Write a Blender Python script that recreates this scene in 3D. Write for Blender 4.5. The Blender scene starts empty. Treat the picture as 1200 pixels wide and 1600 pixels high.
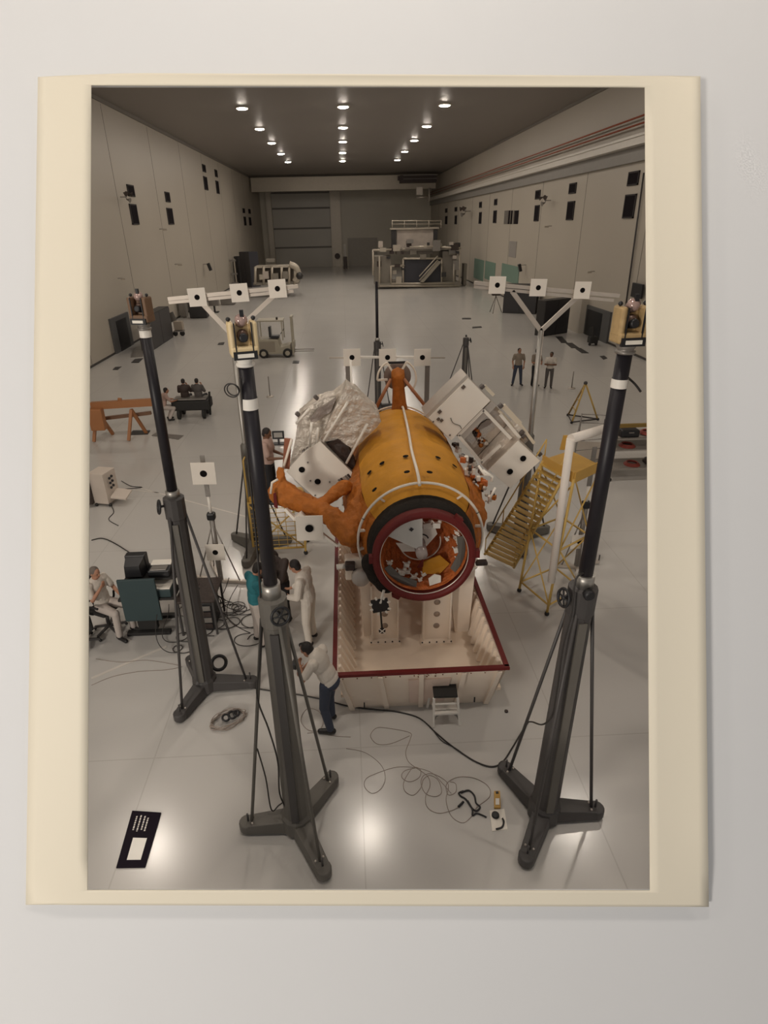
import bpy, bmesh, math, random
from mathutils import Vector, Matrix
V = Vector
PI = math.pi
SC = bpy.context.scene
COL = SC.collection
RND = random.Random(7)

# ------------------------------------------------------------------ camera, world, exposure
FPX, PX, PY = 890.0, 577.0, 762.0          # focal length and principal point in pixels of the 1200x1600 frame
PITCH, ROLL, YAW = math.atan(412/890), math.radians(1.25), math.radians(2.0)
CAM = V((0, 0, 7.1))
F0 = V((math.sin(YAW), math.cos(YAW), 0)); R0 = V((math.cos(YAW), -math.sin(YAW), 0)); Z = V((0, 0, 1))
FW = F0*math.cos(PITCH) - Z*math.sin(PITCH)
UP0 = Z*math.cos(PITCH) + F0*math.sin(PITCH)
RT = R0*math.cos(ROLL) - UP0*math.sin(ROLL)
UP = UP0*math.cos(ROLL) + R0*math.sin(ROLL)
cam_d = bpy.data.cameras.new('camera'); cam = bpy.data.objects.new('camera', cam_d); COL.objects.link(cam)
cam.matrix_world = Matrix(((RT.x, UP.x, -FW.x, CAM.x), (RT.y, UP.y, -FW.y, CAM.y), (RT.z, UP.z, -FW.z, CAM.z), (0, 0, 0, 1)))
cam_d.sensor_fit = 'VERTICAL'; cam_d.sensor_height = 32; cam_d.lens = 32*FPX/1600
cam_d.shift_x = (600-PX)/1600; cam_d.shift_y = (PY-800)/1600
cam_d.clip_end = 400; cam_d.clip_start = .05
SC.camera = cam
SC.view_settings.view_transform = 'Standard'; SC.view_settings.look = 'None'
SC.view_settings.exposure = 0.0; SC.view_settings.gamma = 1.0; SC.view_settings.use_curve_mapping = False
w = bpy.data.worlds.new('world'); SC.world = w; w.use_nodes = True
w.node_tree.nodes['Background'].inputs[0].default_value = (1, .97, .94, 1)
w.node_tree.nodes['Background'].inputs[1].default_value = .26
LAMP_E, ROOM_W = 190.0, 1120.0               # hall lamp radiance, lamp of the room the print lies in
def area(name, loc, target, size, power, col):
    d = bpy.data.lights.new(name, 'AREA'); d.shape = 'DISK'; d.size = size; d.energy = power; d.color = col
    o = bpy.data.objects.new(name, d); COL.objects.link(o); o.location = loc
    o.rotation_euler = (V(target)-V(loc)).to_track_quat('-Z', 'Y').to_euler(); return o
PD = 4.30                                   # the print stands this far along the view axis
def sheet(u, v, d=PD): return CAM + (FW + RT*((u-PX)/FPX) - UP*((v-PY)/FPX))*d
room_lamp = area('room_lamp', CAM - RT*9 - UP*3.5 - FW*7.0, sheet(500, 900), 2.5, ROOM_W, (1, .91, .80))

# ------------------------------------------------------------------ pixel -> place on a known plane
def ray(u, v): return FW + RT*((u-PX)/FPX) - UP*((v-PY)/FPX)
def az(u, v, z=0.0): r = ray(u, v); return CAM + r*((z-CAM.z)/r.z)
def ay(u, v, y): r = ray(u, v); return CAM + r*((y-CAM.y)/r.y)
def ax(u, v, x): r = ray(u, v); return CAM + r*((x-CAM.x)/r.x)
def hz(b, u, v):                            # height above floor point b seen at u, v
    r = ray(u, v); t = (r.x*b.x + r.y*b.y)/(r.x**2 + r.y**2); return CAM.z + t*r.z

# ------------------------------------------------------------------ materials
MATS = {}
def mat(name, c, rough=.5, metal=0.0, var=.08, scale=3.0, bump=0.0, bscale=30., emit=None, alpha=None, coat=0, spec=.5, bd=.02):
    if name in MATS: return MATS[name]
    m = bpy.data.materials.new(name); m.use_nodes = True; nt = m.node_tree; n = nt.nodes; b = n['Principled BSDF']
    b.inputs['Roughness'].default_value = rough; b.inputs['Metallic'].default_value = metal
    b.inputs['Specular IOR Level'].default_value = spec
    b.inputs['Coat Weight'].default_value = coat; b.inputs['Coat Roughness'].default_value = .1
    tc = n.new('ShaderNodeTexCoord'); no = n.new('ShaderNodeTexNoise'); no.inputs['Scale'].default_value = scale
    no.inputs['Detail'].default_value = 4
    nt.links.new(tc.outputs['Object'], no.inputs['Vector'])
    mx = n.new('ShaderNodeMix'); mx.data_type = 'RGBA'
    mx.inputs[6].default_value = tuple(max(0, x*(1-var)) for x in c) + (1,)
    mx.inputs[7].default_value = tuple(min(1, x*(1+var)) for x in c) + (1,)
    nt.links.new(no.outputs['Fac'], mx.inputs[0]); nt.links.new(mx.outputs[2], b.inputs['Base Color'])
    if bump:
        n2 = n.new('ShaderNodeTexNoise'); n2.inputs['Scale'].default_value = bscale; n2.inputs['Detail'].default_value = 5
        nt.links.new(tc.outputs['Object'], n2.inputs['Vector'])
        bp = n.new('ShaderNodeBump'); bp.inputs['Strength'].default_value = bump; bp.inputs['Distance'].default_value = bd
        nt.links.new(n2.outputs['Fac'], bp.inputs['Height']); nt.links.new(bp.outputs['Normal'], b.inputs['Normal'])
    if emit:
        b.inputs['Emission Color'].default_value = tuple(emit[0]) + (1,); b.inputs['Emission Strength'].default_value = emit[1]
    if alpha is not None: b.inputs['Alpha'].default_value = alpha
    MATS[name] = m; return m
WHITE = mat('white paint', (.78, .74, .68), .45)
TGT = mat('target white', (.80, .74, .66), .55)
BLACK = mat('black', (.012, .012, .014), .45)
TUBEB = mat('black tube', (.012, .010, .014), .45, spec=.4)
CASTG = mat('grey casting', (.13, .12, .105), .5, var=.12)
CASTD = mat('dark grey casting', (.06, .055, .054), .5, var=.12)
STEEL = mat('steel', (.42, .40, .37), .42, .8)
GREYM = mat('grey metal', (.26, .24, .22), .4, .5)
ALU = mat('pale aluminium', (.62, .56, .5), .35, .6)
YEL = mat('yellow paint', (.50, .29, .06), .5)
ORB = mat('orange paint', (.50, .20, .05), .5)
CREAM = mat('instrument cream', (.70, .55, .32), .45)
CRW = mat('cradle cream', (.86, .74, .62), .5, var=.05)
CRI = mat('cradle floor', (.84, .70, .56), .5, var=.08)
REDR = mat('oxide red', (.13, .013, .012), .55, spec=.3)
GOLD = mat('golden blanket', (.56, .25, .022), .6, var=.25, scale=2.4, bump=.7, bscale=6, bd=.03, spec=.3)
ORNG = mat('orange blanket', (.42, .13, .018), .6, var=.45, scale=6, bump=1.0, bscale=6, bd=.07, spec=.3)
ORND = mat('dark orange lining', (.50, .13, .03), .5, var=.6, scale=12, bump=1.0, bscale=12, bd=.05)
MLI = mat('silvery insulation', (.70, .63, .55), .36, .3, var=.2, scale=7, bump=1.0, bscale=7, bd=.08)
MLD = mat('dull foil', (.34, .29, .26), .35, .5, var=.3, scale=6, bump=1.0, bscale=10)
BXW = mat('panel white', (.84, .79, .71), .5, var=.03)
DARKC = mat('dark clutter', (.05, .035, .03), .5, .2, var=.7, scale=20)
RUBBER = mat('rubber', (.02, .019, .018), .7)
CABLE = mat('dark cable', (.03, .026, .024), .55)
CABLP = mat('pale cable', (.33, .27, .23), .5)
GLASS = mat('clear plastic', (.5, .47, .45), .15, alpha=.45)
TEAL = mat('teal panel', (.03, .055, .06), .55)
SKIN = mat('skin', (.42, .21, .13), .55)
SKIND = mat('brown skin', (.16, .075, .04), .55)
HAIR = mat('dark hair', (.014, .010, .009), .6, bump=.6, bscale=80)
HAIRG = mat('grey hair', (.16, .13, .11), .7, bump=.6, bscale=80)
SHW = mat('white shirt cloth', (.66, .60, .53), .8, bump=.6, bscale=14)
SHT = mat('teal shirt cloth', (.02, .16, .19), .8, bump=.4, bscale=14)
SHK = mat('khaki shirt cloth', (.27, .22, .17), .8, bump=.4, bscale=14)
SHD = mat('dark jacket cloth', (.045, .03, .025), .7, bump=.4, bscale=14)
JEAN = mat('blue jeans cloth', (.045, .055, .085), .8, bump=.4, bscale=20)
PANT = mat('grey trousers cloth', (.10, .09, .085), .8, bump=.4, bscale=20)
PANL = mat('pale trousers cloth', (.5, .44, .4), .8, bump=.4, bscale=20)
PANK = mat('black trousers cloth', (.015, .014, .016), .8)
SHOE = mat('black shoe', (.012, .01, .01), .4)

# ------------------------------------------------------------------ objects
def tag(o, label=None, cat=None, group=None, kind=None):
    if label: o['label'] = label
    if cat: o['category'] = cat
    if group: o['group'] = group
    if kind: o['kind'] = kind
    return o
def thing(name, label, cat, loc=(0, 0, 0), rz=0, group=None):
    o = bpy.data.objects.new(name, None); COL.objects.link(o); o.location = loc; o.rotation_euler = (0, 0, rz)
    o.empty_display_size = .1
    return tag(o, label, cat, group)
def frame_of(d, up=Z):
    d = V(d).normalized(); s = d.cross(up)
    if s.length < 1e-4: s = d.cross(V((1, 0, 0)))
    s.normalize(); return d, s, s.cross(d).normalized()
class M:
    """collects shapes; build() links them as ONE mesh object"""
    def __init__(s): s.b = bmesh.new(); s.mi = 0
    def face(s, vs, sm=False):
        try: f = s.b.faces.new(vs); f.material_index = s.mi; f.smooth = sm; return f
        except ValueError: return None
    def hexa(s, P):
        v = [s.b.verts.new(p) for p in P]
        for q in ((3, 2, 1, 0), (4, 5, 6, 7), (0, 1, 5, 4), (1, 2, 6, 5), (2, 3, 7, 6), (3, 0, 4, 7)): s.face([v[i] for i in q])
        return s
    def box(s, c, size, rz=0, ax3=None):
        c = V(c); h = [x/2 for x in size]
        if ax3: A, B, Cc = [V(a) for a in ax3]
        else: A, B, Cc = V((math.cos(rz), math.sin(rz), 0)), V((-math.sin(rz), math.cos(rz), 0)), Z
        s.hexa([c + A*(h[0]*i) + B*(h[1]*j) + Cc*(h[2]*k) for k in (-1, 1) for i, j in ((-1, -1), (1, -1), (1, 1), (-1, 1))]); return s
    def box2(s, a, b): a, b = V(a), V(b); return s.box((a+b)/2, [abs(b[i]-a[i]) for i in range(3)])
    def bar(s, p, q, w_, h_=None, up=Z, w2=None, h2=None):
        p, q = V(p), V(q); d, sd, u = frame_of(q-p, up); h_ = h_ or w_; w2 = w2 or w_; h2 = h2 or h_
        P = [p - sd*w_/2 - u*h_/2, p + sd*w_/2 - u*h_/2, p + sd*w_/2 + u*h_/2, p - sd*w_/2 + u*h_/2,
             q - sd*w2/2 - u*h2/2, q + sd*w2/2 - u*h2/2, q + sd*w2/2 + u*h2/2, q - sd*w2/2 + u*h2/2]
        s.hexa(P); return s
    def prism(s, pts, off):
        off = V(off); a = [s.b.verts.new(V(p)) for p in pts]; b = [s.b.verts.new(V(p)+off) for p in pts]; n = len(a)
        s.face(a[::-1]); s.face(b)
        for i in range(n): s.face([a[i], a[(i+1) % n], b[(i+1) % n], b[i]])
        return s
    def lathe(s, c, axis, prof, n=24, sm=True, a0=0, a1=2*PI, cap=True, up=Z):
        """prof = (distance along axis, radius)"""
        c = V(c); d, sd, u = frame_of(axis, up); full = abs(a1-a0-2*PI) < 1e-6; k = n if full else n+1; rings = []
        for h, r in prof:
            if r < 1e-5: rings.append([s.b.verts.new(c+d*h)]); continue
            rings.append([s.b.verts.new(c + d*h + (sd*math.cos(a0+(a1-a0)*i/n) + u*math.sin(a0+(a1-a0)*i/n))*r) for i in range(k)])
        for a, b in zip(rings, rings[1:]):
            for i in range(n):
                j = (i+1) % k
                if len(a) == 1 and len(b) == 1: continue
                if len(a) == 1: s.face([a[0], b[j], b[i]], sm)
                elif len(b) == 1: s.face([a[i], a[j], b[0]], sm)
                else: s.face([a[i], a[j], b[j], b[i]], sm)
        if cap and full:
            if len(rings[0]) > 2: s.face(rings[0][::-1])
            if len(rings[-1]) > 2: s.face(rings[-1])
        return s
    def cyl(s, p, q, r, r2=None, n=12):
        p, q = V(p), V(q); L = (q-p).length; return s.lathe(p, q-p, [(0, r), (L, r if r2 is None else r2)], n)
    def ball(s, c, r, n=10, ax3=None):
        c = V(c); r = (r, r, r) if isinstance(r, (int, float)) else r; X3 = [V(a) for a in ax3] if ax3 else [V((1, 0, 0)), V((0, 1, 0)), Z]
        rings = []
        for i in range(n//2+1):
            t = PI*i/(n//2); z = math.cos(t); q = math.sin(t)
            if q < 1e-6: rings.append([s.b.verts.new(c + X3[2]*z*r[2])]); continue
            rings.append([s.b.verts.new(c + X3[0]*(q*math.cos(2*PI*k/n)*r[0]) + X3[1]*(q*math.sin(2*PI*k/n)*r[1]) + X3[2]*z*r[2]) for k in range(n)])
        for a, b in zip(rings, rings[1:]):
            for i in range(n):
                j = (i+1) % n
                if len(a) == 1: s.face([a[0], b[i], b[j]], True)
                elif len(b) == 1: s.face([a[j], a[i], b[0]], True)
                else: s.face([a[j], a[i], b[i], b[j]], True)
        return s
    def caps(s, p, q, r, r2=None, n=10):
        r2 = r if r2 is None else r2; s.cyl(p, q, r, r2, n); s.ball(p, r, n); s.ball(q, r2, n); return s
    def torus(s, c, axis, R, r, n=40, k=8, a0=0, a1=2*PI, up=Z):
        c = V(c); d, sd, u = frame_of(axis, up)
        full = abs(a1-a0-2*PI) < 1e-6
        pts = [c + (sd*math.cos(a0+(a1-a0)*i/n) + u*math.sin(a0+(a1-a0)*i/n))*R for i in range(n if full else n+1)]
        return s.tube(pts, r, k, closed=full)
    def tube(s, pts, r, k=6, closed=False):
        pts = [V(p) for p in pts]; n = len(pts); rings = []; pu = None
        for i, p in enumerate(pts):
            a = pts[(i-1) % n] if (closed or i) else p; b = pts[(i+1) % n] if (closed or i < n-1) else p
            d = (b-a).normalized()
            if pu is None: _, sd, pu = frame_of(d)
            pu = (pu - d*pu.dot(d))
            if pu.length < 1e-5: _, _, pu = frame_of(d)
            pu.normalize(); sd = d.cross(pu)
            rings.append([s.b.verts.new(p + (sd*math.cos(2*PI*j/k) + pu*math.sin(2*PI*j/k))*r) for j in range(k)])
        m = n if closed else n-1
        for i in range(m):
            a, b = rings[i], rings[(i+1) % n]
            for j in range(k): s.face([a[j], a[(j+1) % k], b[(j+1) % k], b[j]], True)
        if not closed: s.face(rings[0][::-1]); s.face(rings[-1])
        return s
    def disc(s, c, axis, r, th=.004, n=20): c = V(c); d = V(axis).normalized(); return s.lathe(c, d, [(0, r), (th, r)], n, sm=False)
    def build(s, name, m, parent=None, world=True, bevel=0, remesh=0, smooth_it=0):
        bmesh.ops.recalc_face_normals(s.b, faces=s.b.faces[:])
        if parent is not None and world:
            off = V((0, 0, 0)); p = parent
            while p is not None: off += V(p.location); p = p.parent
            bmesh.ops.translate(s.b, verts=s.b.verts[:], vec=-off)
        me = bpy.data.meshes.new(name); s.b.to_mesh(me); s.b.free()
        o = bpy.data.objects.new(name, me); COL.objects.link(o)
        for mm in (m if isinstance(m, (list, tuple)) else [m]): me.materials.append(mm)
        if parent is not None: o.parent = parent
        if bevel:
            md = o.modifiers.new('bevel', 'BEVEL'); md.width = bevel; md.segments = 2; md.limit_method = 'ANGLE'
        if remesh:
            md = o.modifiers.new('remesh', 'REMESH'); md.mode = 'VOXEL'; md.voxel_size = remesh; md.use_smooth_shade = True
            if smooth_it: md = o.modifiers.new('smooth', 'SMOOTH'); md.iterations = smooth_it; md.factor = .5
            dg = bpy.context.evaluated_depsgraph_get(); me2 = bpy.data.meshes.new_from_object(o.evaluated_get(dg)); o.modifiers.clear()
            me2.materials.clear(); me2.materials.append(m if not isinstance(m, (list, tuple)) else m[0]); o.data = me2
            for p in me2.polygons: p.use_smooth = True
        return o
def struct(name, m_, material): return tag(m_.build(name, material), kind='structure')
def copy_tree(o, parent=None, loc=None, rz=None):
    c = o.copy(); COL.objects.link(c); c.parent = parent
    if loc is not None: c.location = loc
    if rz is not None: c.rotation_euler = (0, 0, rz)
    for ch in list(o.children): copy_tree(ch, c)
    return c
def smooth_pts(P, k=6):
    P = [V(p) for p in P]; out = []
    for i in range(len(P)-1):
        a, b, c, d = P[max(i-1, 0)], P[i], P[i+1], P[min(i+2, len(P)-1)]
        for j in range(k):
            t = j/k; out.append(.5*((2*b) + (c-a)*t + (2*a-5*b+4*c-d)*t*t + (3*b-a-3*c+d)*t**3))
    return out + [P[-1]]

# ------------------------------------------------------------------ the surface, and the print lying on it
def ring_sheet(outer, inner, thick, name, material):
    """flat sheet lying square to the view axis with a window in it, own thickness behind it"""
    m = M(); n = len(outer)
    A = [m.b.verts.new(p) for p in outer]; B = [m.b.verts.new(p) for p in inner]
    A2 = [m.b.verts.new(p + FW*thick) for p in outer]; B2 = [m.b.verts.new(p + FW*thick) for p in inner]
    for i in range(n):
        j = (i+1) % n
        m.face([A[i], A[j], B[j], B[i]]); m.face([A2[j], A2[i], B2[i], B2[j]])
        m.face([A[j], A[i], A2[i], A2[j]]); m.face([B[i], B[j], B2[j], B2[i]])
    return m.build(name, material)
SURF = mat('pale matt surface', (.73, .745, .77), .7, var=.02, scale=.8)
tag(ring_sheet([sheet(*p, PD+.06) for p in ((-120, -90), (1320, -90), (1320, 1700), (-120, 1700))],
               [sheet(*p, PD+.06) for p in ((136, 128), (1016, 128), (1024, 1398), (130, 1398))], .06, 'backing_surface', SURF), kind='structure')  # tabletop surface under the print, with a window cut through it
PAPER = mat('print paper', (.80, .745, .62), .6, var=.015, scale=.6)
def print_sheet():
    m = M(); TL, TR, BR, BL = (60, 121), (1094, 120), (1107, 1416), (41, 1413); tl, tr, br, bl = (143, 134), (1007, 137), (1015, 1391), (137, 1390)
    def lerp(a, b, t): return (a[0]+(b[0]-a[0])*t, a[1]+(b[1]-a[1])*t)
    NS = 24; rows = []
    for side, (O0, O1, I0, I1) in enumerate(((TL, TR, tl, tr), (TR, BR, tr, br), (BR, BL, br, bl), (BL, TL, bl, tl))):
        for i in range(NS):
            t = i/NS; o, q = lerp(O0, O1, t), lerp(I0, I1, t)
            if side == 0: o = (o[0], o[1] - 7*min(1, max(0, t*7))*(1 - t)*math.exp(-t*1.2)*1.0 - 2.5*math.sin(PI*t))
            col = []
            for k in range(7):
                s_ = k/6; u, v = lerp(q, o, s_)
                lift = 0.0
                if side == 1: lift = -.05*s_*s_                       # right edge curls away from the surface
                if side == 0: lift = -.022*s_*s_*math.sin(PI*min(1, t*1.05))
                if side == 3: lift = .03*s_*s_
                col.append(m.b.verts.new(sheet(u, v, PD + .012 + lift)))
            rows.append(col)
    for i in range(len(rows)):
        a, b = rows[i], rows[(i+1) % len(rows)]
        for k in range(6): m.face([a[k], a[k+1], b[k+1], b[k]], True)
    o = m.build('photographic_print', PAPER); s_ = o.modifiers.new('thickness', 'SOLIDIFY'); s_.thickness = .006
    tag(o, 'cream bordered paper print lying on the pale matt surface, its edges slightly curled', 'photo print')
print_sheet()

# ------------------------------------------------------------------ hall shell
WL, WR, CH, YB, Y0 = -14.5, 16.4, 14.4, 115.0, 3.0
def wallmat(name, c, rough=.5):
    m = mat(name, c, rough, var=.05, scale=.25); nt = m.node_tree; n = nt.nodes; b = n['Principled BSDF']
    tc = n.new('ShaderNodeTexCoord'); br = n.new('ShaderNodeTexBrick'); br.offset = 0
    br.inputs['Scale'].default_value = 1; br.inputs['Mortar Size'].default_value = .012; br.inputs['Brick Width'].default_value = 3.2; br.inputs['Row Height'].default_value = 3.6
    return m, tc, br
def seam_floor():
    m = mat('epoxy floor', (.55, .53, .505), .18, var=.05, scale=.3, spec=.5); nt = m.node_tree; n = nt.nodes; b = n['Principled BSDF']
    tc = n.new('ShaderNodeTexCoord'); br = n.new('ShaderNodeTexBrick'); br.offset = 0
    for k, v in (('Scale', 1), ('Mortar Size', .012), ('Brick Width', 3.05), ('Row Height', 3.05), ('Mortar Smooth', .5)): br.inputs[k].default_value = v
    br.inputs['Color1'].default_value = (1, 1, 1, 1); br.inputs['Color2'].default_value = (.985, .985, .985, 1); br.inputs['Mortar'].default_value = (.86, .85, .84, 1)
    nt.links.new(tc.outputs['Object'], br.inputs['Vector'])
    mx = n.new('ShaderNodeMix'); mx.data_type = 'RGBA'; mx.blend_type = 'MULTIPLY'; mx.inputs[0].default_value = 1
    src = b.inputs['Base Color'].links[0].from_socket
    no = n.new('ShaderNodeTexNoise'); no.inputs['Scale'].default_value = 1.3; no.inputs['Detail'].default_value = 6; nt.links.new(tc.outputs['Object'], no.inputs['Vector'])
    mr = n.new('ShaderNodeMapRange'); mr.inputs['To Min'].default_value = .17; mr.inputs['To Max'].default_value = .33; nt.links.new(no.outputs['Fac'], mr.inputs['Value'])
    nt.links.new(src, mx.inputs[6]); nt.links.new(br.outputs['Color'], mx.inputs[7]); nt.links.new(mx.outputs[2], b.inputs['Base Color'])
    return m
struct('floor', M().box2((WL-.5, -1, -.2), (WR+.5, YB+1, 0)), seam_floor())
WALLM = mat('wall panel paint', (.47, .425, .36), .45, var=.05, scale=.2)
BWM = mat('back wall panel', (.56, .52, .44), .35, .0, var=.12, scale=.15)
CEILM = mat('ceiling panel', (.24, .215, .195), .5, var=.04, scale=.2)
SEAM = mat('panel seam', (.20, .18, .155), .6)
wl = M().box2((WL-.4, Y0, 0), (WL, YB, CH))
wr = M().box2((WR, Y0, 0), (WR+.4, YB, CH))
struct('wall_left', wl, WALLM); struct('wall_right', wr, WALLM)
struct('wall_back', M().box2((WL-.4, YB, 0), (WR+.4, YB+.4, CH)), BWM)
struct('ceiling', M().box2((WL-.4, Y0-4, CH), (WR+.4, YB+.4, CH+.4)), CEILM)
t_ = M(); 
for X, s_ in ((WL, 1), (WR, -1)):
    t_.box2((X, 20, 0), (X+.03*s_, YB, .12))
struct('baseboard_side', t_, mat('dark baseboard', (.05, .045, .04), .5))
t_ = M()
t_.box2((WL, 20, CH-.22), (WL+.12, YB, CH)); t_.box2((WR-.12, 20, CH-.16), (WR, YB, CH))
for k in range(11):
    y = 24 + 9.1*k; t_.box2((WL, y-.015, 0), (WL+.012, y+.015, CH-.3)); t_.box2((WR-.012, y-.02, 0), (WR, y+.02, 10.2))
struct('trim_1', t_, SEAM)
# crane rail ledge and the two red conductor lines on the right wall
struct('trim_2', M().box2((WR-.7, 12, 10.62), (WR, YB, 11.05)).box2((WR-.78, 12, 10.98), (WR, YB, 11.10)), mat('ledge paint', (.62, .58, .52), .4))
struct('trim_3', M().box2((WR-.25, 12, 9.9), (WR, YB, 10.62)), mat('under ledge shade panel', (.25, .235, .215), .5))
REDC = mat('rust red pipe', (.30, .07, .03), .5)
for z in (12.0, 11.65):
    tag(M().cyl((WR-.35, 12, z), (WR-.35, YB, z), .05, n=8).build('conductor_pipe', REDC),
        ('upper' if z > 11.8 else 'lower') + ' of the two rust red pipes running along the right wall above the ledge', 'pipe')
# roll-up door, pillar, small door
DOORM = mat('steel door slats', (.48, .455, .41), .35, .0, var=.08, scale=.3)
d_ = M().box2((-12.4, YB-.25, 0), (-2.0, YB-.05, 13.2))
dd = struct('door_1', d_, DOORM)
b_ = M()
for z in (3.4, 6.6, 9.9, 12.4): b_.box2((-12.4, YB-.34, z-.15), (-2.0, YB-.25, z+.15))
b_.build('door_rail', mat('door rail', (.17, .155, .14), .5), dd)
struct('trim_4', M().box2((-1.95, YB-.6, 0), (-.1, YB, 13.4)), mat('door pillar', (.52, .47, .40), .4, .2))
struct('trim_5', M().box2((-13.4, YB-.6, 0), (-12.45, YB, 13.4)), mat('door pillar', (.5, .47, .42), .4, .2))
struct('door_2', M().box2((1.0, YB-.15, 0), (6.5, YB-.02, 4.8)), mat('small hangar door', (.36, .33, .29), .4))
# bridge crane near the far wall
GIRD = mat('crane girder paint', (.42, .37, .30), .35, .2)
cr = thing('bridge_crane', 'long bridge crane girder spanning the hall below the far ceiling', 'crane', (1, 104, 11.5))
M().box2((WL+.3, 103.4, 12.25), (WR-1.0, 104.2, 14.0)).box2((WL+.3, 103.2, 12.1), (WR-1.0, 104.4, 12.25)).box2((WL+.3, 103.2, 14.0), (WR-1.0, 104.4, 14.1)).build('girder', GIRD, cr)
M().box2((9.5, 102.2, 12.9), (15.4, 103.2, 14.0)).box2((9.2, 102.0, 13.3), (11.5, 103.0, 13.9)).build('trolley', DARKC, cr)
M().box2((10, 101.7, 13.9), (15.5, 101.8, 14.0)).box2((10, 101.7, 13.4), (15.5, 101.8, 13.45)).build('handrail', GREYM, cr)
hb = M().box2((12.2, 102.6, 11.2), (13.2, 103.2, 12.3)); hb.cyl((12.3, 102.7, 10.8), (14.2, 102.7, 10.9), .18); hb.cyl((14.3, 102.7, 10.2), (14.3, 102.7, 12.2), .12)
hb.build('hoist', ALU, cr)

# ceiling lamps: round downlights
LENS = mat('lamp lens', (1, .93, .82), .4, emit=((1, .895, .775), LAMP_E))
HOUS = mat('lamp housing', (.35, .32, .28), .5)
def downlight():
    t = thing('ceiling_light', 'lamp', 'ceiling light', (0, 0, CH))
    M().lathe((0, 0, 0), (0, 0, -1), [(0, .48), (.10, .44), (.10, .35), (.02, .33)], 20, cap=False).build('housing', HOUS, t, world=False)
    M().lathe((0, 0, -.06), (0, 0, -1), [(0, .345), (.05, .345), (.09, .22), (.10, 0)], 20).build('lens', LENS, t, world=False)
    return t
proto = None
rows = [(3.4, 'unseen added row above the viewer'), (14.4, 'row nearest the viewer'), (33.0, 'third nearest row')]  # first row is unseen, added to light the module from the front
rows += [(45.8, 'nearest visible row'), (54.9, 'second visible row'), (63.7, 'third visible row'), (72.9, 'fourth visible row'), (82, 'farthest row')]
for y, nm in rows:
    xs = ((-8.0, .2, 8.2) if y < 40 else (-6.4, .4, 7.3))
    if y > 40: xs = tuple(x*.0 + x for x in xs)
    for x, side in zip(xs, ('left', 'centre', 'right')):
        if proto is None: proto = o = downlight()
        else: o = copy_tree(proto)
        o.location = (x, y, CH); o['label'] = 'round ceiling lamp, %s one in the %s' % (side, nm); o['group'] = 'round ceiling lamps'

# ================================================================== the spacecraft module in its cradle
MC = V((1.08, 7.63, 2.45)); AX = V((0, 1, 0))
def rad(a): return V((math.cos(a), 0, math.sin(a)))      # direction around the module axis, a from +X towards up
mod = thing('docking_module', 'gold and orange blanketed spacecraft module with red ring, lying in the cream cradle', 'spacecraft module', (MC.x, 9.8, 1.05))
prof = [(.13, .80), (.20, .88), (.34, .965), (.52, 1.03), (.80, 1.085), (1.15, 1.10), (2.05, 1.105), (2.09, 1.12), (2.13, 1.105), (3.3, 1.09), (3.9, 1.06), (4.25, 1.0), (4.42, .93), (4.44, .96), (4.52, .96), (4.54, .80), (4.56, 0)]
def body_part(a0, a1, m, nm, wr):
    b = M(); b.lathe(MC, AX, prof, 40, a0=a0, a1=a1, cap=False); o = b.build(nm, m, mod)
    md = o.modifiers.new('s', 'SUBSURF'); md.levels = 2; md.render_levels = 2
    tx = bpy.data.textures.new(nm, 'CLOUDS'); tx.noise_scale = .32 if wr > .02 else .5
    md = o.modifiers.new('w', 'DISPLACE'); md.texture = tx; md.strength = wr; md.mid_level = .5; md.texture_coords = 'GLOBAL'; return o
# lathe frame for axis +Y: sd = +X, u = +Z
body_part(math.radians(38), math.radians(146), GOLD, 'top_blanket', .02)
body_part(math.radians(146), math.radians(398), ORNG, 'side_blanket', .10)
for s_, a_ in ((1, 12), (-1, 168), (1, -22), (-1, 202)):
    b = M(); q = rad(math.radians(a_)); b.ball(MC + q*.95 + AX*1.35, (.30, 1.0, .42), 16, ax3=(q, AX, rad(math.radians(a_+90))))
    o = b.build('blanket_bulge', ORNG, mod); md = o.modifiers.new('s', 'SUBSURF'); md.levels = md.render_levels = 2
    tx = bpy.data.textures.new('bulge', 'CLOUDS'); tx.noise_scale = .22; md = o.modifiers.new('w', 'DISPLACE'); md.texture = tx; md.strength = .16; md.texture_coords = 'GLOBAL'
m = M(); m.lathe(MC + AX*.02, AX, [(.42, .99), (0, .80), (.02, .86)], 40, cap=False)
# white handrail hoop with its stand-off pegs
HR = mat('handrail white', (.80, .72, .62), .4)
hc = V((1.075, 7.88, 2.50)); h_ = M(); h_.torus(hc, AX, 1.0, .022, 72, 8); hoop = h_.build('handrail_hoop', HR, mod)
for a in (12, 50, 130, 168, 188, 325): M().bar(hc + rad(math.radians(a))*1.0, hc + rad(math.radians(a))*.88 + AX*.06, .05, .03).build('standoff_peg', HR, hoop)
for a in (27, 155): M().torus(hc + rad(math.radians(a))*1.0, rad(math.radians(a+90)), .024, .006, 12, 4).build('band', BLACK, hoop)
st = [V((1.035, 7.80, 3.50)), V((1.04, 8.1, 3.57)), V((1.05, 9.0, 3.585)), V((1.09, 9.8, 3.59)), V((1.13, 10.8, 3.58)), V((1.165, 11.7, 3.53)), V((1.17, 12.0, 3.44))]
M().tube(smooth_pts(st, 5), .026, 8).build('top_handrail', HR, mod)
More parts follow.
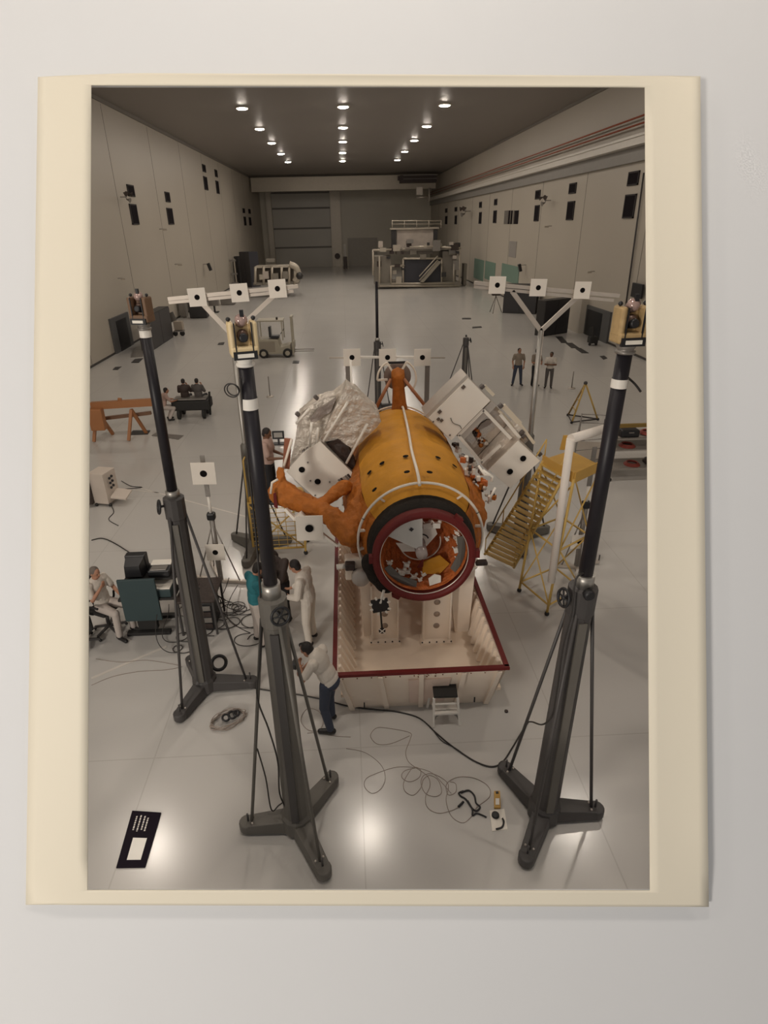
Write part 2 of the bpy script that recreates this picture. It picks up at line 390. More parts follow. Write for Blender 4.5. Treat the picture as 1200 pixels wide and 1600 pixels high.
# survey dots stuck on the blanket
def on_body(u, v):
    r = ray(u, v); d = CAM - MC; a = r.x**2 + r.z**2; R = 1.115; b = 2*(r.x*d.x + r.z*d.z); c = d.x**2 + d.z**2 - R*R
    t = (-b - math.sqrt(max(0, b*b - 4*a*c)))/(2*a); p = CAM + r*t; n = V((p.x-MC.x, 0, p.z-MC.z)).normalized(); return p, n
DOTM = mat('dot black', (.008, .007, .007), .9, spec=.1)
for u, v in ((597.5, 724.5), (578, 739), (586, 766), (634, 714), (636, 738.5), (684, 716), (671, 739), (709.5, 729)):
    p, n = on_body(u, v); M().disc(p + n*.012, n, .048, .006).build('survey_dot', DOTM, mod)
# front collar (dark) and red ring
M().lathe(MC + AX*.0, AX, [(-.02, .70), (-.10, .72), (-.10, .80), (.02, .845), (.20, .87), (.24, .80)], 48, cap=False).build('dark_collar', mat('dark collar cloth', (.022, .018, .015), .8, bump=.8, bscale=9, bd=.05, spec=.2), mod)
b = M()
for a in (196, 210, 224): b.ball(MC + rad(math.radians(a))*.86 + AX*.02, (.14, .16, .20), 12, ax3=(rad(math.radians(a)), AX, rad(math.radians(a+90))))
b.build('collar_bulge', mat('dark collar cloth', (.03, .026, .022), .6), mod, remesh=.03, smooth_it=3)
rg = M().lathe(MC, AX, [(-.20, .685), (-.25, .70), (-.25, .775), (-.20, .80), (-.10, .80), (-.08, .69), (-.20, .685)], 56, cap=False)
for a in (2, 52, 180, 238): rg.box(MC + rad(math.radians(a))*.80 - AX*.18, (.10, .10, .12), ax3=(rad(math.radians(a)), AX, rad(math.radians(a+90))))
for k in range(14): rg.ball(MC + rad(k*2*PI/14)*.737 - AX*.25, .013, 6)
red_ring = rg.build('red_ring', REDR, mod)
M().torus(MC - AX*.19, AX, .682, .012, 56, 6).build('ring_rim', ALU, red_ring)
# the open interior
M().lathe(MC, AX, [(-.08, .69), (.05, .66), (.35, .52), (.52, .34), (.56, 0)], 40, cap=False).build('interior_lining', ORND, mod)
M().torus(MC + AX*.30 - Z*.02, AX, .33, .012, 30, 6, a0=math.radians(185), a1=math.radians(375)).build('inner_rail', HR, mod)
ip = M(); c = MC + AX*.22
ip.prism([c + V((-.40, 0, .02)), c + V((-.30, 0, -.14)), c + V((.02, 0, -.15)), c + V((.26, 0, .16)), c + V((.20, 0, .34)), c + V((-.02, 0, .26)), c + V((-.14, 0, .02))], AX*.03)
ip.build('white_bracket', BXW, mod)
fs = [MC - AX*.06 + rad(math.radians(a))*.66 for a in (92, 100, 110, 120, 130, 140, 150)] + [MC - AX*.06 + rad(math.radians(a))*.06 for a in (140, 100)]
fan = M().prism(fs, AX*.012).build('fan_cover', mat('fan cover white', (.62, .60, .56), .5), mod)
q = MC - AX*.07 + V((-.19, 0, .42))
M().box(q, (.05, .006, .05), ax3=(V((.8, 0, -.6)), AX, V((.6, 0, .8)))).box(q, (.07, .005, .012)).build('cross_mark', BLACK, fan)
M().lathe(MC - AX*.05 + V((-.03, 0, .02)), AX, [(-.10, 0), (-.10, .09), (.3, .10)], 24).build('centre_post', mat('clear dome', (.36, .30, .28), .2), mod)
M().torus(MC + V((.0, .1, .13)), AX, .10, .012, 12, 5, a0=.3, a1=2.4).build('post_clip', BLACK, mod)
for nm, a0, a1 in (('side_shield', -38, 22), ('lower_shield', 205, 262)):
    pts = [MC - AX*.03 + rad(math.radians(a0+(a1-a0)*i/10))*.665 for i in range(11)] + [MC - AX*.0 + rad(math.radians(a))*.57 for a in (a1, (a0+a1)/2, a0)]
    M().prism(pts, AX*.01).build(nm, mat('grey shield', (.13, .115, .10), .3, .2), mod)
for a, r, s_, z_ in ((18, .56, .07, .04), (5, .58, .05, .06), (-8, .55, .07, .1), (232, .53, .09, .05), (243, .50, .07, .1), (205, .57, .06, .05), (258, .56, .07, .1), (268, .60, .05, .08), (62, .46, .09, .07), (28, .60, .05, .02), (-20, .60, .05, .05), (222, .60, .05, .03), (250, .62, .06, .04), (236, .42, .07, .15), (275, .52, .06, .12), (-75, .40, .06, .2), (75, .34, .10, .22), (10, .42, .05, .2)):
    p = MC + rad(math.radians(a))*r + AX*z_
    M().box(p, (s_, s_*.8, s_*1.3), ax3=(rad(math.radians(a+25)), AX, rad(math.radians(a+115)))).ball(p + V((s_*.6, .02, s_*.5)), s_*.45, 6).bar(p, p + V((s_*-.9, -.02, s_*1.1)), .02).build('white_fitting', [BXW, BXW, MLI][int(r*100) % 3], mod, bevel=.008)
M().prism([MC - AX*.04 + V((.12, 0, -.64)), MC - AX*.04 + V((.30, 0, -.58)), MC - AX*.02 + V((.30, 0, -.47)), MC - AX*.02 + V((.2, 0, -.44)), MC - AX*.02 + V((.1, 0, -.52))], AX*.02).build('white_flap', BXW, mod)
M().prism([MC + AX*.10 + V((.02, 0, -.50)), MC + AX*.10 + V((.02, 0, -.28)), MC + AX*.16 + V((.3, 0, -.20)), MC + AX*.12 + V((.46, 0, -.34)), MC + AX*.08 + V((.30, 0, -.50))], AX*.02).build('yellow_flap', GOLD, mod)
M().bar(MC + V((-.0, -.08, -.10)), MC + V((-.03, .05, -.34)), .02, .01, w2=.10).build('red_pennant', REDR, mod)
# rear mast
RC = V((1.13, 12.05, 3.25))
top = ay(622, 590, 12.1)
M().lathe(RC, top-RC, [(0, .20), (.25, .16), (.6, .13), (.8, .15), (1.0, .14), (1.06, .0)], 20).build('rear_neck', ORNG, mod)
for s_ in (-1, 1):
    M().cyl(ay(611 if s_ < 0 else 631, 592, 12.0), ay(586 if s_ < 0 else 669, 640, 11.9), .035, .04).build('strut', mat('strut orange', (.36, .14, .06), .5), mod)
dc = ay(621, 588, 12.3)
M().lathe(dc, AX, [(0, 0), (0, .30), (.03, .30), (.05, .12), (.05, 0)], 24).build('rear_disc', mat('brown plastic disc', (.24, .17, .14), .25), mod)
hp = ay(620, 592, 12.1); h2 = M()
h2.torus(hp, AX, .42, .024, 20, 6, a0=math.radians(120), a1=math.radians(182)).torus(hp, AX, .42, .024, 24, 6, a0=math.radians(-42), a1=math.radians(60))
for a in (60, 120, 182): h2.bar(hp + rad(math.radians(a))*.42, hp + rad(math.radians(a))*.20, .05, .04)
h2.build('rear_hoop', HR, mod)
M().bar(ay(604, 567, 12.2), ay(635, 566, 12.2), .03, .05).build('hook_plate', BLACK, mod)
M().torus(MC + AX*4.5, AX, .99, .02, 40, 6, a0=math.radians(50), a1=math.radians(130)).build('rear_handrail', HR, mod)

# ---- the two instrument boxes on the module's shoulders
YF = 10.2
def quadbox(pix, y, depth, m_, nm, par, bev=0):
    pts = [ay(u, v, y) for u, v in pix]; return M().prism(pts, AX*depth).build(nm, m_, par, bevel=bev)
def dot(u, v, y, r, par, n=-AX): M().disc(ay(u, v, y) + n*.014, n, r, .006).build('survey_dot', DOTM, par)
rb = quadbox([(768, 627), (826, 688), (768, 738), (713, 680)], YF+.42, .03, mat('bright foil', (.60, .54, .48), .22, .8, var=.2, bump=.5, bscale=5), 'solar_array_box', mod)
tag(rb, 'open box with white panels and bright foil bay on the right shoulder')
quadbox([(732, 591), (766, 626), (705, 688), (670, 653)], YF-.03, .03, BXW, 'upper_panel', rb)
quadbox([(729, 586), (766, 626), (705, 688), (664, 650)], YF, .55, ALU, 'upper_case', rb)
quadbox([(810, 689), (844, 720), (797.5, 763), (764, 734)], YF-.25, .03, BXW, 'lower_panel', rb)
quadbox([(812, 688), (842, 718), (797, 760), (766, 734)], YF-.2, .5, ALU, 'lower_case', rb)
for q in (((755, 640), (798, 685)), ((716, 680), (752, 723)), ((716, 680), (755, 640)), ((752, 723), (782, 695)), ((782, 648), (812, 684))):
    M().bar(ay(*q[0], YF+.05), ay(*q[1], YF+.05), .06, .05, up=AX).build('bay_frame', BXW, rb)
quadbox([(768, 627), (776, 634), (722, 690), (713, 680)], YF+.1, .3, ALU, 'bay_wall', rb)
quadbox([(808, 662), (822, 676), (762, 736), (750, 724)], YF+.1, .3, MLI, 'bay_wall', rb)
quadbox([(752, 662), (762, 656), (772, 657), (765, 664), (750, 672), (744, 688), (740, 680)], YF+.38, .02, MLD, 'torn_foil', rb)
for k in range(14):
    u = RND.uniform(738, 760); v = 668 + (u-738)*1.5 + RND.uniform(-8, 8)
    M().ball(ay(u, v, YF+.36), (RND.uniform(.03, .07), .04, RND.uniform(.03, .09)), 6).build('wire_bundle', [ORNG, MLI, ORND, DARKC][k % 4], rb)
for k in range(16):
    t = RND.random(); p = ay(708+t*48+RND.uniform(-5, 5), 690+t*52+RND.uniform(-5, 5), YF+RND.uniform(.05, .3))
    M().box(p, (RND.uniform(.05, .14), .08, RND.uniform(.04, .1)), rz=RND.random()*3).build('hinge_fitting', [DARKC, ALU, MLD, BXW][k % 4], rb)
# hinge rods along the outer side
for (a, b, w_) in (((786, 634), (812, 662), .10), ((808, 657), (834, 692), .06), ((780, 642), (808, 672), .05), ((757, 603), (771, 617), .06)):
    M().bar(ay(*a, YF+.15), ay(*b, YF+.15), w_, .08, up=AX).build('hinge_rod', mat('pale rod', (.66, .58, .46), .45), rb)
for u, v in ((753, 604), (782, 634), (815, 675), (817, 681), (843, 709)): M().box(ay(u, v, YF+.1), (.09, .10, .08), ax3=(V((.7, 0, .7)), AX, V((-.7, 0, .7)))).build('hinge_clamp', mat('clamp grey', (.13, .11, .10), .4, .4, var=.4, scale=15), rb, bevel=.02)
for u, v in ((817, 716), (796.5, 736.5)): dot(u, v, YF-.25, .058, rb)
for u, v, s_ in ((724, 605, .07), (687, 643.5, .07), (685, 655, .06), (690, 657, .06), (677, 659, .03), (703, 680, .03)): M().box(ay(u, v, YF-.05), (s_, .02, s_*.8), ax3=(V((.7, 0, .7)), AX, V((-.7, 0, .7)))).build('latch', mat('latch brown', (.12, .09, .07), .5), rb)
M().tube(smooth_pts([ay(704, 653, YF-.05), ay(708, 661, YF-.05), ay(718, 665, YF-.05), ay(721, 670, YF-.05)], 4), .006, 5).build('lanyard', CABLE, rb)

def mli(pix, y, depth, nm='foil_blanket', m_=MLI, par=None, s_=.06, sub=5):
    o = quadbox(pix, y, depth, m_, nm, par); bm = bmesh.new(); bm.from_mesh(o.data); bmesh.ops.triangulate(bm, faces=[f for f in bm.faces if len(f.verts) > 4])
    bmesh.ops.subdivide_edges(bm, edges=bm.edges[:], cuts=sub, use_grid_fill=True); bm.to_mesh(o.data); bm.free()
    tx = bpy.data.textures.new(nm, 'CLOUDS'); tx.noise_scale = .16; md = o.modifiers.new('w', 'DISPLACE'); md.texture = tx; md.strength = s_; md.texture_coords = 'GLOBAL'; return o
lb = mli([(541, 602), (556, 612), (590, 645), (595, 658), (590, 668), (553, 702), (530, 688), (500, 690), (515, 655)], YF, .5, 'solar_array_box', par=mod)
tag(lb, 'crinkled silver foil box with a white dotted end panel on the left shoulder')
mli([(541, 602), (522, 618), (505, 622), (493, 628), (466, 648), (462, 690), (452, 730), (480, 712), (505, 690), (520, 650)], YF+.25, .4, 'side_blanket', par=lb)
mli([(525, 622), (508, 634), (498, 638), (484, 655), (486, 660), (500, 655), (518, 642)], YF+.1, .1, 'dark_recess', MLD, s_=.04, sub=2, par=lb)
quadbox([(447, 737), (473, 708), (500, 690), (553, 741), (523, 768), (493.5, 779)], YF-.25, .03, BXW, 'end_panel', lb)
mli([(449, 738), (476, 710), (502, 692), (551, 741), (523, 772), (494, 786)], YF-.2, .3, 'end_case', mat('foil case', (.5, .46, .42), .4, .3, bump=.6, bscale=10), par=lb)
mli([(512, 693), (528, 686), (545, 700), (555, 722), (556, 735), (540, 726)], YF-.05, .2, 'dark_gap', DARKC, s_=.06, sub=2, par=lb)
for a, b in (((543, 629), (505, 690)), ((574, 662), (541, 724)), ((463, 662), (484, 638)), ((487, 660), (484, 700)), ((497, 668), (494, 700))):
    M().cyl(ay(*a, YF-.12), ay(*b, YF-.15), .026, n=8).build('tie_rod', BXW, lb)
for u, v in ((494, 621), (465, 647), (476, 706), (482, 702)): M().box(ay(u, v, YF+.05), (.10, .1, .07), ax3=(V((.7, 0, -.7)), AX, V((.7, 0, .7)))).build('hinge_clamp', mat('clamp grey', (.13, .11, .10), .4, .4), lb, bevel=.02)
for u, v in ((471.6, 733.4), (496.4, 752)): dot(u, v, YF-.25, .058, lb)
for u, v in ((481, 722.5), (485, 751), (515, 753), (492.5, 774)): M().disc(ay(u, v, YF-.26), -AX, .018, .01, 10).build('latch', GREYM, lb)
for k in range(5): M().box(ay(534+k*3.5, 753-k*2, YF-.2), (.04, .12, .20), ax3=(V((.8, 0, .6)), AX, V((-.6, 0, .8)))).build('connector', [GREYM, DARKC, ALU][k % 3], lb)
for k in range(4): M().ball(ay(541+k*3, 763-k*2+RND.uniform(-2, 3), YF-.25), .05, 8).build('connector', [ALU, MLD][k % 2], lb)

# ---- orange wrapped grapple arm reaching out to the left, with its white survey plate
a_ = M(); P = [ay(546, 838, 8.0), ay(520, 808, 8.3), ay(495, 795, 8.6), ay(462, 781, 8.8), ay(440, 770, 8.9)]
for p, q_, r1, r2 in zip(P, P[1:], (.19, .17, .16, .19), (.17, .16, .19, .23)): a_.caps(p, q_, r1, r2, 12)
a_.caps(ay(497, 790, 8.6), ay(540, 760, 8.9), .09, .13, 10); a_.caps(ay(440, 765, 8.9), ay(438, 735, 9.0), .12, .07, 10)
a_.caps(ay(546, 838, 8.0), ay(562, 800, 8.5), .18, .25, 12)
arm = o = a_.build('wrapped_arm', ORNG, mod, remesh=.03, smooth_it=4)
tx = bpy.data.textures.new('armw', 'CLOUDS'); tx.noise_scale = .12; md = o.modifiers.new('w', 'DISPLACE'); md.texture = tx; md.strength = .07; md.texture_coords = 'GLOBAL'
M().tube([ay(434, 749, 8.6), ay(425, 754, 8.6), ay(423, 771, 8.6)], .022).build('white_rail', HR, arm)
M().tube([ay(456, 686, 9.2), ay(442, 734, 9.1)], .025).build('white_rail', HR, arm)
M().bar(ay(450, 685, 9.3), ay(447, 732, 9.2), .12, .08, up=AX).build('brown_arm', mat('brown arm cloth', (.26, .085, .04), .6), arm)
M().bar(ay(446, 795, 8.6), ay(462, 812, 8.5), .045, .08, up=AX).bar(ay(462, 812, 8.5), ay(474, 803, 8.5), .1, .1, up=AX).build('plate_bracket', BXW, arm)
M().bar(ay(502, 833, 8.3), ay(528, 853, 8.2), .04, .06, up=AX).bar(ay(528, 853, 8.2), ay(534, 847, 8.2), .04, .06, up=AX).build('white_rail', BXW, arm)
M().prism([ay(427, 772, 8.65), ay(431, 770, 8.65), ay(434, 795, 8.65), ay(428, 792, 8.65)], AX*.03).build('red_tag', REDR, arm)
tp = thing('survey_target', 'large white target plate with a black dot fixed under the orange arm', 'survey target', ay(483, 826, 8.25), group=None)
M().prism([ay(461.5, 807, 8.22), ay(504, 806, 8.22), ay(505.5, 844, 8.22), ay(464, 845, 8.22)], AX*.02).build('plate', TGT, tp)
M().lathe(ay(483.3, 825.7, 8.20), AX, [(-.006, .068), (.0, .068)], 28).build('dot', DOTM, tp)
# clutter on the right flank
rc = mod
for k in range(34):
    t = RND.random(); u = 724 + t*44 + RND.uniform(-7, 7); v = 722 + t*62 + RND.uniform(-9, 9); y = 9.3 - t*.7
    b = M()
    if k % 3: b.box(ay(u, v, y), (RND.uniform(.03, .13), .06, RND.uniform(.03, .11)), rz=RND.random()*3)
    else: b.ball(ay(u, v, y), RND.uniform(.025, .05), 8)
    b.build('fitting', [ALU, DARKC, ORNG, MLI, BXW, ORND][k % 6], rc)
for pts in (((755, 735), (770, 745), (768, 752)), ((774, 762), (762, 786), (757, 782)), ((748, 728), (757, 742), (765, 742))):
    M().tube([ay(*p, 8.6) for p in pts], .022).build('white_rail', BXW, rc)
# lower supports either side and the hanging docking target
ls = thing('support_fitting', 'white jacking fitting with clear round cap between cradle and module, left side', 'support fitting', ay(560, 895, 7.9))
M().box(ay(556, 885, 8.0), (.36, .2, .42)).build('block', CRW, ls, bevel=.03)
M().cyl(ay(526, 886, 7.9), ay(540, 884, 7.9), .045).build('handle', BXW, ls)
M().box(ay(547, 884, 7.85), (.16, .14, .12)).build('clamp', DARKC, ls, bevel=.02)
M().lathe(ay(564, 905, 7.7), AX, [(-.02, 0), (-.02, .13), (.02, .15), (.12, .15)], 20).build('clear_cap', mat('cap plastic', (.45, .40, .36), .25), ls)
rs_ = thing('support_fitting', 'dark clamp fitting at the right edge of the cradle below the hoop', 'support fitting', ay(752, 880, 7.9))
M().box(ay(752, 879, 8.0), (.20, .12, .07)).build('block', DARKC, rs_, bevel=.02)
M().bar(ay(718, 896, 7.6), ay(745, 868, 7.8), .05).bar(ay(724, 899, 7.6), ay(745, 886, 7.8), .03).build('white_bar', BXW, rs_)
dt = thing('docking_target', 'small black square plate with white tabs and a crossed disc hanging below the red ring', 'docking target', ay(597, 960, 7.45))
c = ay(594, 946, 7.42); R2 = lambda a: V((math.cos(a), 0, math.sin(a)))
M().box(c, (.27, .02, .24), ax3=(R2(.15), AX, R2(.15+PI/2))).build('plate', BLACK, dt)
for a in (.5, 1.2, 2.0, 2.9, 3.6, 4.5, 5.4, 5.9): M().bar(c + R2(a)*.13 - AX*.02, c + R2(a)*.18 - AX*.02, .03, .01, up=AX).build('white_tab', BXW, dt)
M().bar(c + V((0, -.01, .05)), ay(600, 922, 7.45), .03).build('hanger', BXW, dt)
e = ay(597, 985, 7.40); M().bar(c, e, .03, .02, up=AX).build('stalk', BLACK, dt)
M().disc(e, -AX, .055, .012).build('target_disc', BLACK, dt)
M().bar(e + V((-.05, -.02, -.05)), e + V((.05, -.02, .05)), .014, .008, up=AX).bar(e + V((-.05, -.02, .05)), e + V((.05, -.02, -.05)), .014, .008, up=AX).build('white_cross', BXW, dt)

# ---- cradle
RZ, IZ = 1.0, .36
A, B_, = az(525, 1055, RZ), az(790, 1042, RZ)
XL, XR, YFR, YBK = A.x-.02, B_.x+.02, (A.y+B_.y)/2, 12.1
XLi, XRi = az(549, 950, IZ).x, az(727, 960, IZ).x
X0, X1, YF0 = az(548, 1106).x, az(765, 1096).x, 6.87
cd = thing('transport_cradle', 'cream painted cradle trough with a dark red rim under the gold module', 'cradle', ((XL+XR)/2, 9.3, 0))
RW = .07
M().box2((XLi-.2, YFR+.25, IZ-.06), (XRi+.2, YBK, IZ)).build('trough_floor', CRI, cd)
for s_, xr, xi, x0 in ((-1, XL, XLi, X0), (1, XR, XRi, X1)):
    w_ = M()
    w_.hexa([V((xr, YFR, RZ-.02)), V((xr, YBK, RZ-.02)), V((x0, YBK, 0.0)), V((x0, YF0, 0.0)), V((xr-s_*.05, YFR, RZ-.02)), V((xr-s_*.05, YBK, RZ-.02)), V((x0-s_*.05, YBK, 0)), V((x0-s_*.05, YF0, 0))])
    w_.hexa([V((xr-s_*.02, YFR+.05, RZ-.01)), V((xr-s_*.02, YBK, RZ-.01)), V((xi, YBK, IZ)), V((xi, YFR+.2, IZ)), V((xr-s_*.05, YFR+.05, RZ-.03)), V((xr-s_*.05, YBK, RZ-.03)), V((xi, YBK, IZ-.05)), V((xi, YFR+.2, IZ-.05))])
    w_.build('side_wall', CRW, cd)
    r_ = M(); y = YFR + .22
    while y < YBK-.1:
        r_.bar((xr-s_*.05, y+.0, RZ-.03), (xi-s_*.03, y-.0, IZ+.02), .09, .07, up=AX); y += .215
    r_.build('wall_ribs', CRW, cd)
    M().box2((xr-RW/2, YFR, RZ-.03), (xr+RW/2, YBK, RZ+.02)).build('side_rim', REDR, cd)
fw_ = M(); fw_.hexa([V((XL, YFR, RZ-.02)), V((XR, YFR, RZ-.02)), V((X1, YF0, 0)), V((X0, YF0, 0)), V((XL, YFR+.05, RZ-.02)), V((XR, YFR+.05, RZ-.02)), V((X1, YF0+.05, 0)), V((X0, YF0+.05, 0))])
fw_.hexa([V((XL+.05, YFR+.03, RZ-.02)), V((XR-.05, YFR+.03, RZ-.02)), V((XRi, YFR+.25, IZ)), V((XLi, YFR+.25, IZ)), V((XL+.05, YFR+.06, RZ-.04)), V((XR-.05, YFR+.06, RZ-.04)), V((XRi, YFR+.28, IZ-.05)), V((XLi, YFR+.28, IZ-.05))])
fw_.build('front_wall', CRW, cd)
M().box2((XL-RW/2, YFR-RW/2, RZ-.03), (XR+RW/2, YFR+RW/2, RZ+.02)).build('front_rim', REDR, cd)
M().box2((X0, YBK-.05, 0), (X1, YBK, RZ)).build('rear_wall', CRW, cd)
for f_ in (.0, .25, .50, .76, .98):
    tpx, bx = XL+.06 + (XR-XL-.12)*f_, X0+.03 + (X1-X0-.06)*f_
    M().hexa([V((tpx-.035, YFR-.05, RZ-.05)), V((tpx+.035, YFR-.05, RZ-.05)), V((bx+.04, YF0-.05, 0)), V((bx-.04, YF0-.05, 0)), V((tpx-.035, YFR+.03, RZ-.05)), V((tpx+.035, YFR+.03, RZ-.05)), V((bx+.04, YF0+.01, 0)), V((bx-.04, YF0+.01, 0))]).build('front_post', CRW, cd)
M().hexa([V((X0+.9, YFR+.03, RZ-.2)), V((X0+1.55, YFR+.03, RZ-.2)), V((X0+1.5, YF0-.065, .12)), V((X0+.95, YF0-.065, .12)), V((X0+.9, YFR+.07, RZ-.2)), V((X0+1.55, YFR+.07, RZ-.2)), V((X0+1.5, YF0-.02, .12)), V((X0+.95, YF0-.02, .12))]).build('front_hatch', mat('hatch cream', (.74, .58, .49), .5), cd)
bl = M()
for i in range(3):
    for z in (.86, .93): bl.ball((X0+1.05+i*.13, YFR-.01+.3*(1-z), z), .014, 6)
for k in range(12): bl.ball((XL+.12+k*(XR-XL-.24)/11, YFR-.03, RZ-.06), .012, 6)
bl.build('bolt_heads', mat('bolt bronze', (.22, .12, .07), .4, .5), cd)
for x in (X0+.22, X1-.28): M().box((x, YF0-.10, .16), (.02, .02, .09)).build('slot', BLACK, cd)
# saddle uprights with round holes
for k, (u0, u1) in enumerate(((583, 620), (662, 700))):
    a, b = az(u0, 1000, IZ), az(u1, 1000, IZ); y = (a.y+b.y)/2
    sp = M().box2((a.x, y, IZ), (b.x, y+.05, 1.55)).box2((a.x-.03, y-.05, IZ), (a.x, y+.1, 1.55)).box2((b.x, y-.05, IZ), (b.x+.03, y+.1, 1.55)).box2((a.x-.06, y-.12, IZ), (b.x+.06, y+.14, IZ+.03)).build('saddle_upright', CRW, cd)
    h_ = M(); cx = (a.x+b.x)/2
    for z in (.68, .93, 1.18): h_.lathe((cx, y-.002, z), AX, [(-.004, .0), (-.004, .055), (.01, .055)], 20)
    h_.build('round_hole', mat('hole shade paint', (.36, .27, .21), .6), sp)
    h_ = M()
    for i in range(5): h_.ball((a.x-.04+(b.x-a.x+.08)*i/4, y-.10, IZ+.04), .016, 6)
    h_.build('foot_bolts', DARKC, sp)
for s_ in (-1, 1):
    M().hexa([V((MC.x+s_*.95, 8.2, IZ)), V((MC.x+s_*.7, 8.2, IZ)), V((MC.x+s_*.7, 8.35, IZ)), V((MC.x+s_*.95, 8.35, IZ)), V((MC.x+s_*1.0, 8.2, 1.75)), V((MC.x+s_*.55, 8.2, 1.5)), V((MC.x+s_*.55, 8.35, 1.5)), V((MC.x+s_*1.0, 8.35, 1.75))]).build('saddle_arm', CRW, cd)
    M().hexa([V((MC.x+s_*.95, 11.2, IZ)), V((MC.x+s_*.5, 11.2, IZ)), V((MC.x+s_*.5, 11.35, IZ)), V((MC.x+s_*.95, 11.35, IZ)), V((MC.x+s_*1.0, 11.2, 1.85)), V((MC.x+s_*.3, 11.2, 1.37)), V((MC.x+s_*.3, 11.35, 1.37)), V((MC.x+s_*1.0, 11.35, 1.85))]).build('saddle_arm', CRW, cd)

# ================================================================== measuring masts: heavy tripod stands with an instrument on top
def foot_beam(m, c, e, w0, w1, h0, h1, over=.08):
    c, e = V(c), V(e); d = (e-c).normalized(); s_ = V((-d.y, d.x, 0)); n = []
    for p, w_, h_ in ((c, w0, h0), (e - d*over, w1, h1)):
        n += [p - s_*w_/2 + Z*.04, p + s_*w_/2 + Z*.04, p + s_*w_*.42 + Z*h_, p - s_*w_*.42 + Z*h_]
    m.hexa([n[0], n[1], n[5], n[4], n[3], n[2], n[6], n[7]]); m.lathe(e - d*over + Z*.04, Z, [(0, w1*.5), (h1-.05, w1*.5), (h1-.04, w1*.42)], 14)
    m.cyl(e - d*over, e - d*over + Z*.05, w1*.34); return m
def mast(label, base, feet, zc, ztop, m, lean=(0, 0), wheel=(1, 0), sil=.14, r0=.165, r1=.135, rt=.068, group='measuring masts', braces=(0, 1, 2), kind='survey mast'):
    t = thing('survey_mast', label, kind, base, group=group); b = V(base)
    tp = b + V((lean[0], lean[1], ztop)); cl = lambda z: b + V((lean[0]*z/ztop, lean[1]*z/ztop, z))
    for f in feet:
        o = foot_beam(M(), b, f, .27, .20, .24, .17).build('foot', m, t, bevel=.012); f = V(f); d = (f-b).normalized()
        bl = M(); e = f - d*.10
        bl.cyl(e + Z*.16, e + Z*.30, .014, n=8); bl.build('levelling_screw', CASTD, o)
        for k in (-1, 1): M().ball(b + d*((f-b).length*.78) + V((-d.y, d.x, 0))*.05*k + Z*.185, .017, 6).build('bolt', ALU, o)
    M().lathe(b, cl(zc)-b, [(.05, r0*1.25), (.26, r0*1.2), (.30, r0), (zc-.35, r1), (zc-.33, r1*1.12), (zc-.02, r1*1.12), (zc, r1*.7)], 12, sm=False).build('column', m, t)
    d0 = (V(feet[0])-b).normalized()
    M().box2(b + V((-.02, -.02, .2)), b + V((.02, .02, .3))).bar(cl(.3) - V((0, r0, 0)), cl(zc-.4) - V((0, r1, 0)), .09, .03, up=V((0, 1, 0))).build('cable_channel', CASTD if m is CASTG else CASTG, t)
    for i in braces:
        f = V(feet[i]); p = b + (f-b)*.80 + Z*.17; q = cl(zc-.28) + (f-b).normalized()*r1
        M().cyl(p, q, .021, n=8).build('brace_rod', m, t)
    M().cyl(cl(zc), cl(zc+sil), r1*.72, n=18).build('silver_sleeve', STEEL, t)
    M().cyl(cl(zc+sil), tp, rt*1.08, rt*.97, n=20).build('black_tube', TUBEB, t)
    wx = V((wheel[0], wheel[1], 0)).normalized(); wc = cl(zc-.12) + wx*(r1+.08)
    wh = M().torus(wc, wx + Z*.2, .095, .016, 24, 6)
    for k in range(3):
        a = k*PI/3; _, sd, u = frame_of(wx + Z*.2); q = (sd*math.cos(a) + u*math.sin(a))*.095; wh.cyl(wc - q, wc + q, .010, n=6)
    wh.cyl(wc - wx*.10, wc + wx*.02, .02, n=8); wh.build('hand_wheel', BLACK, t)
    return t, tp
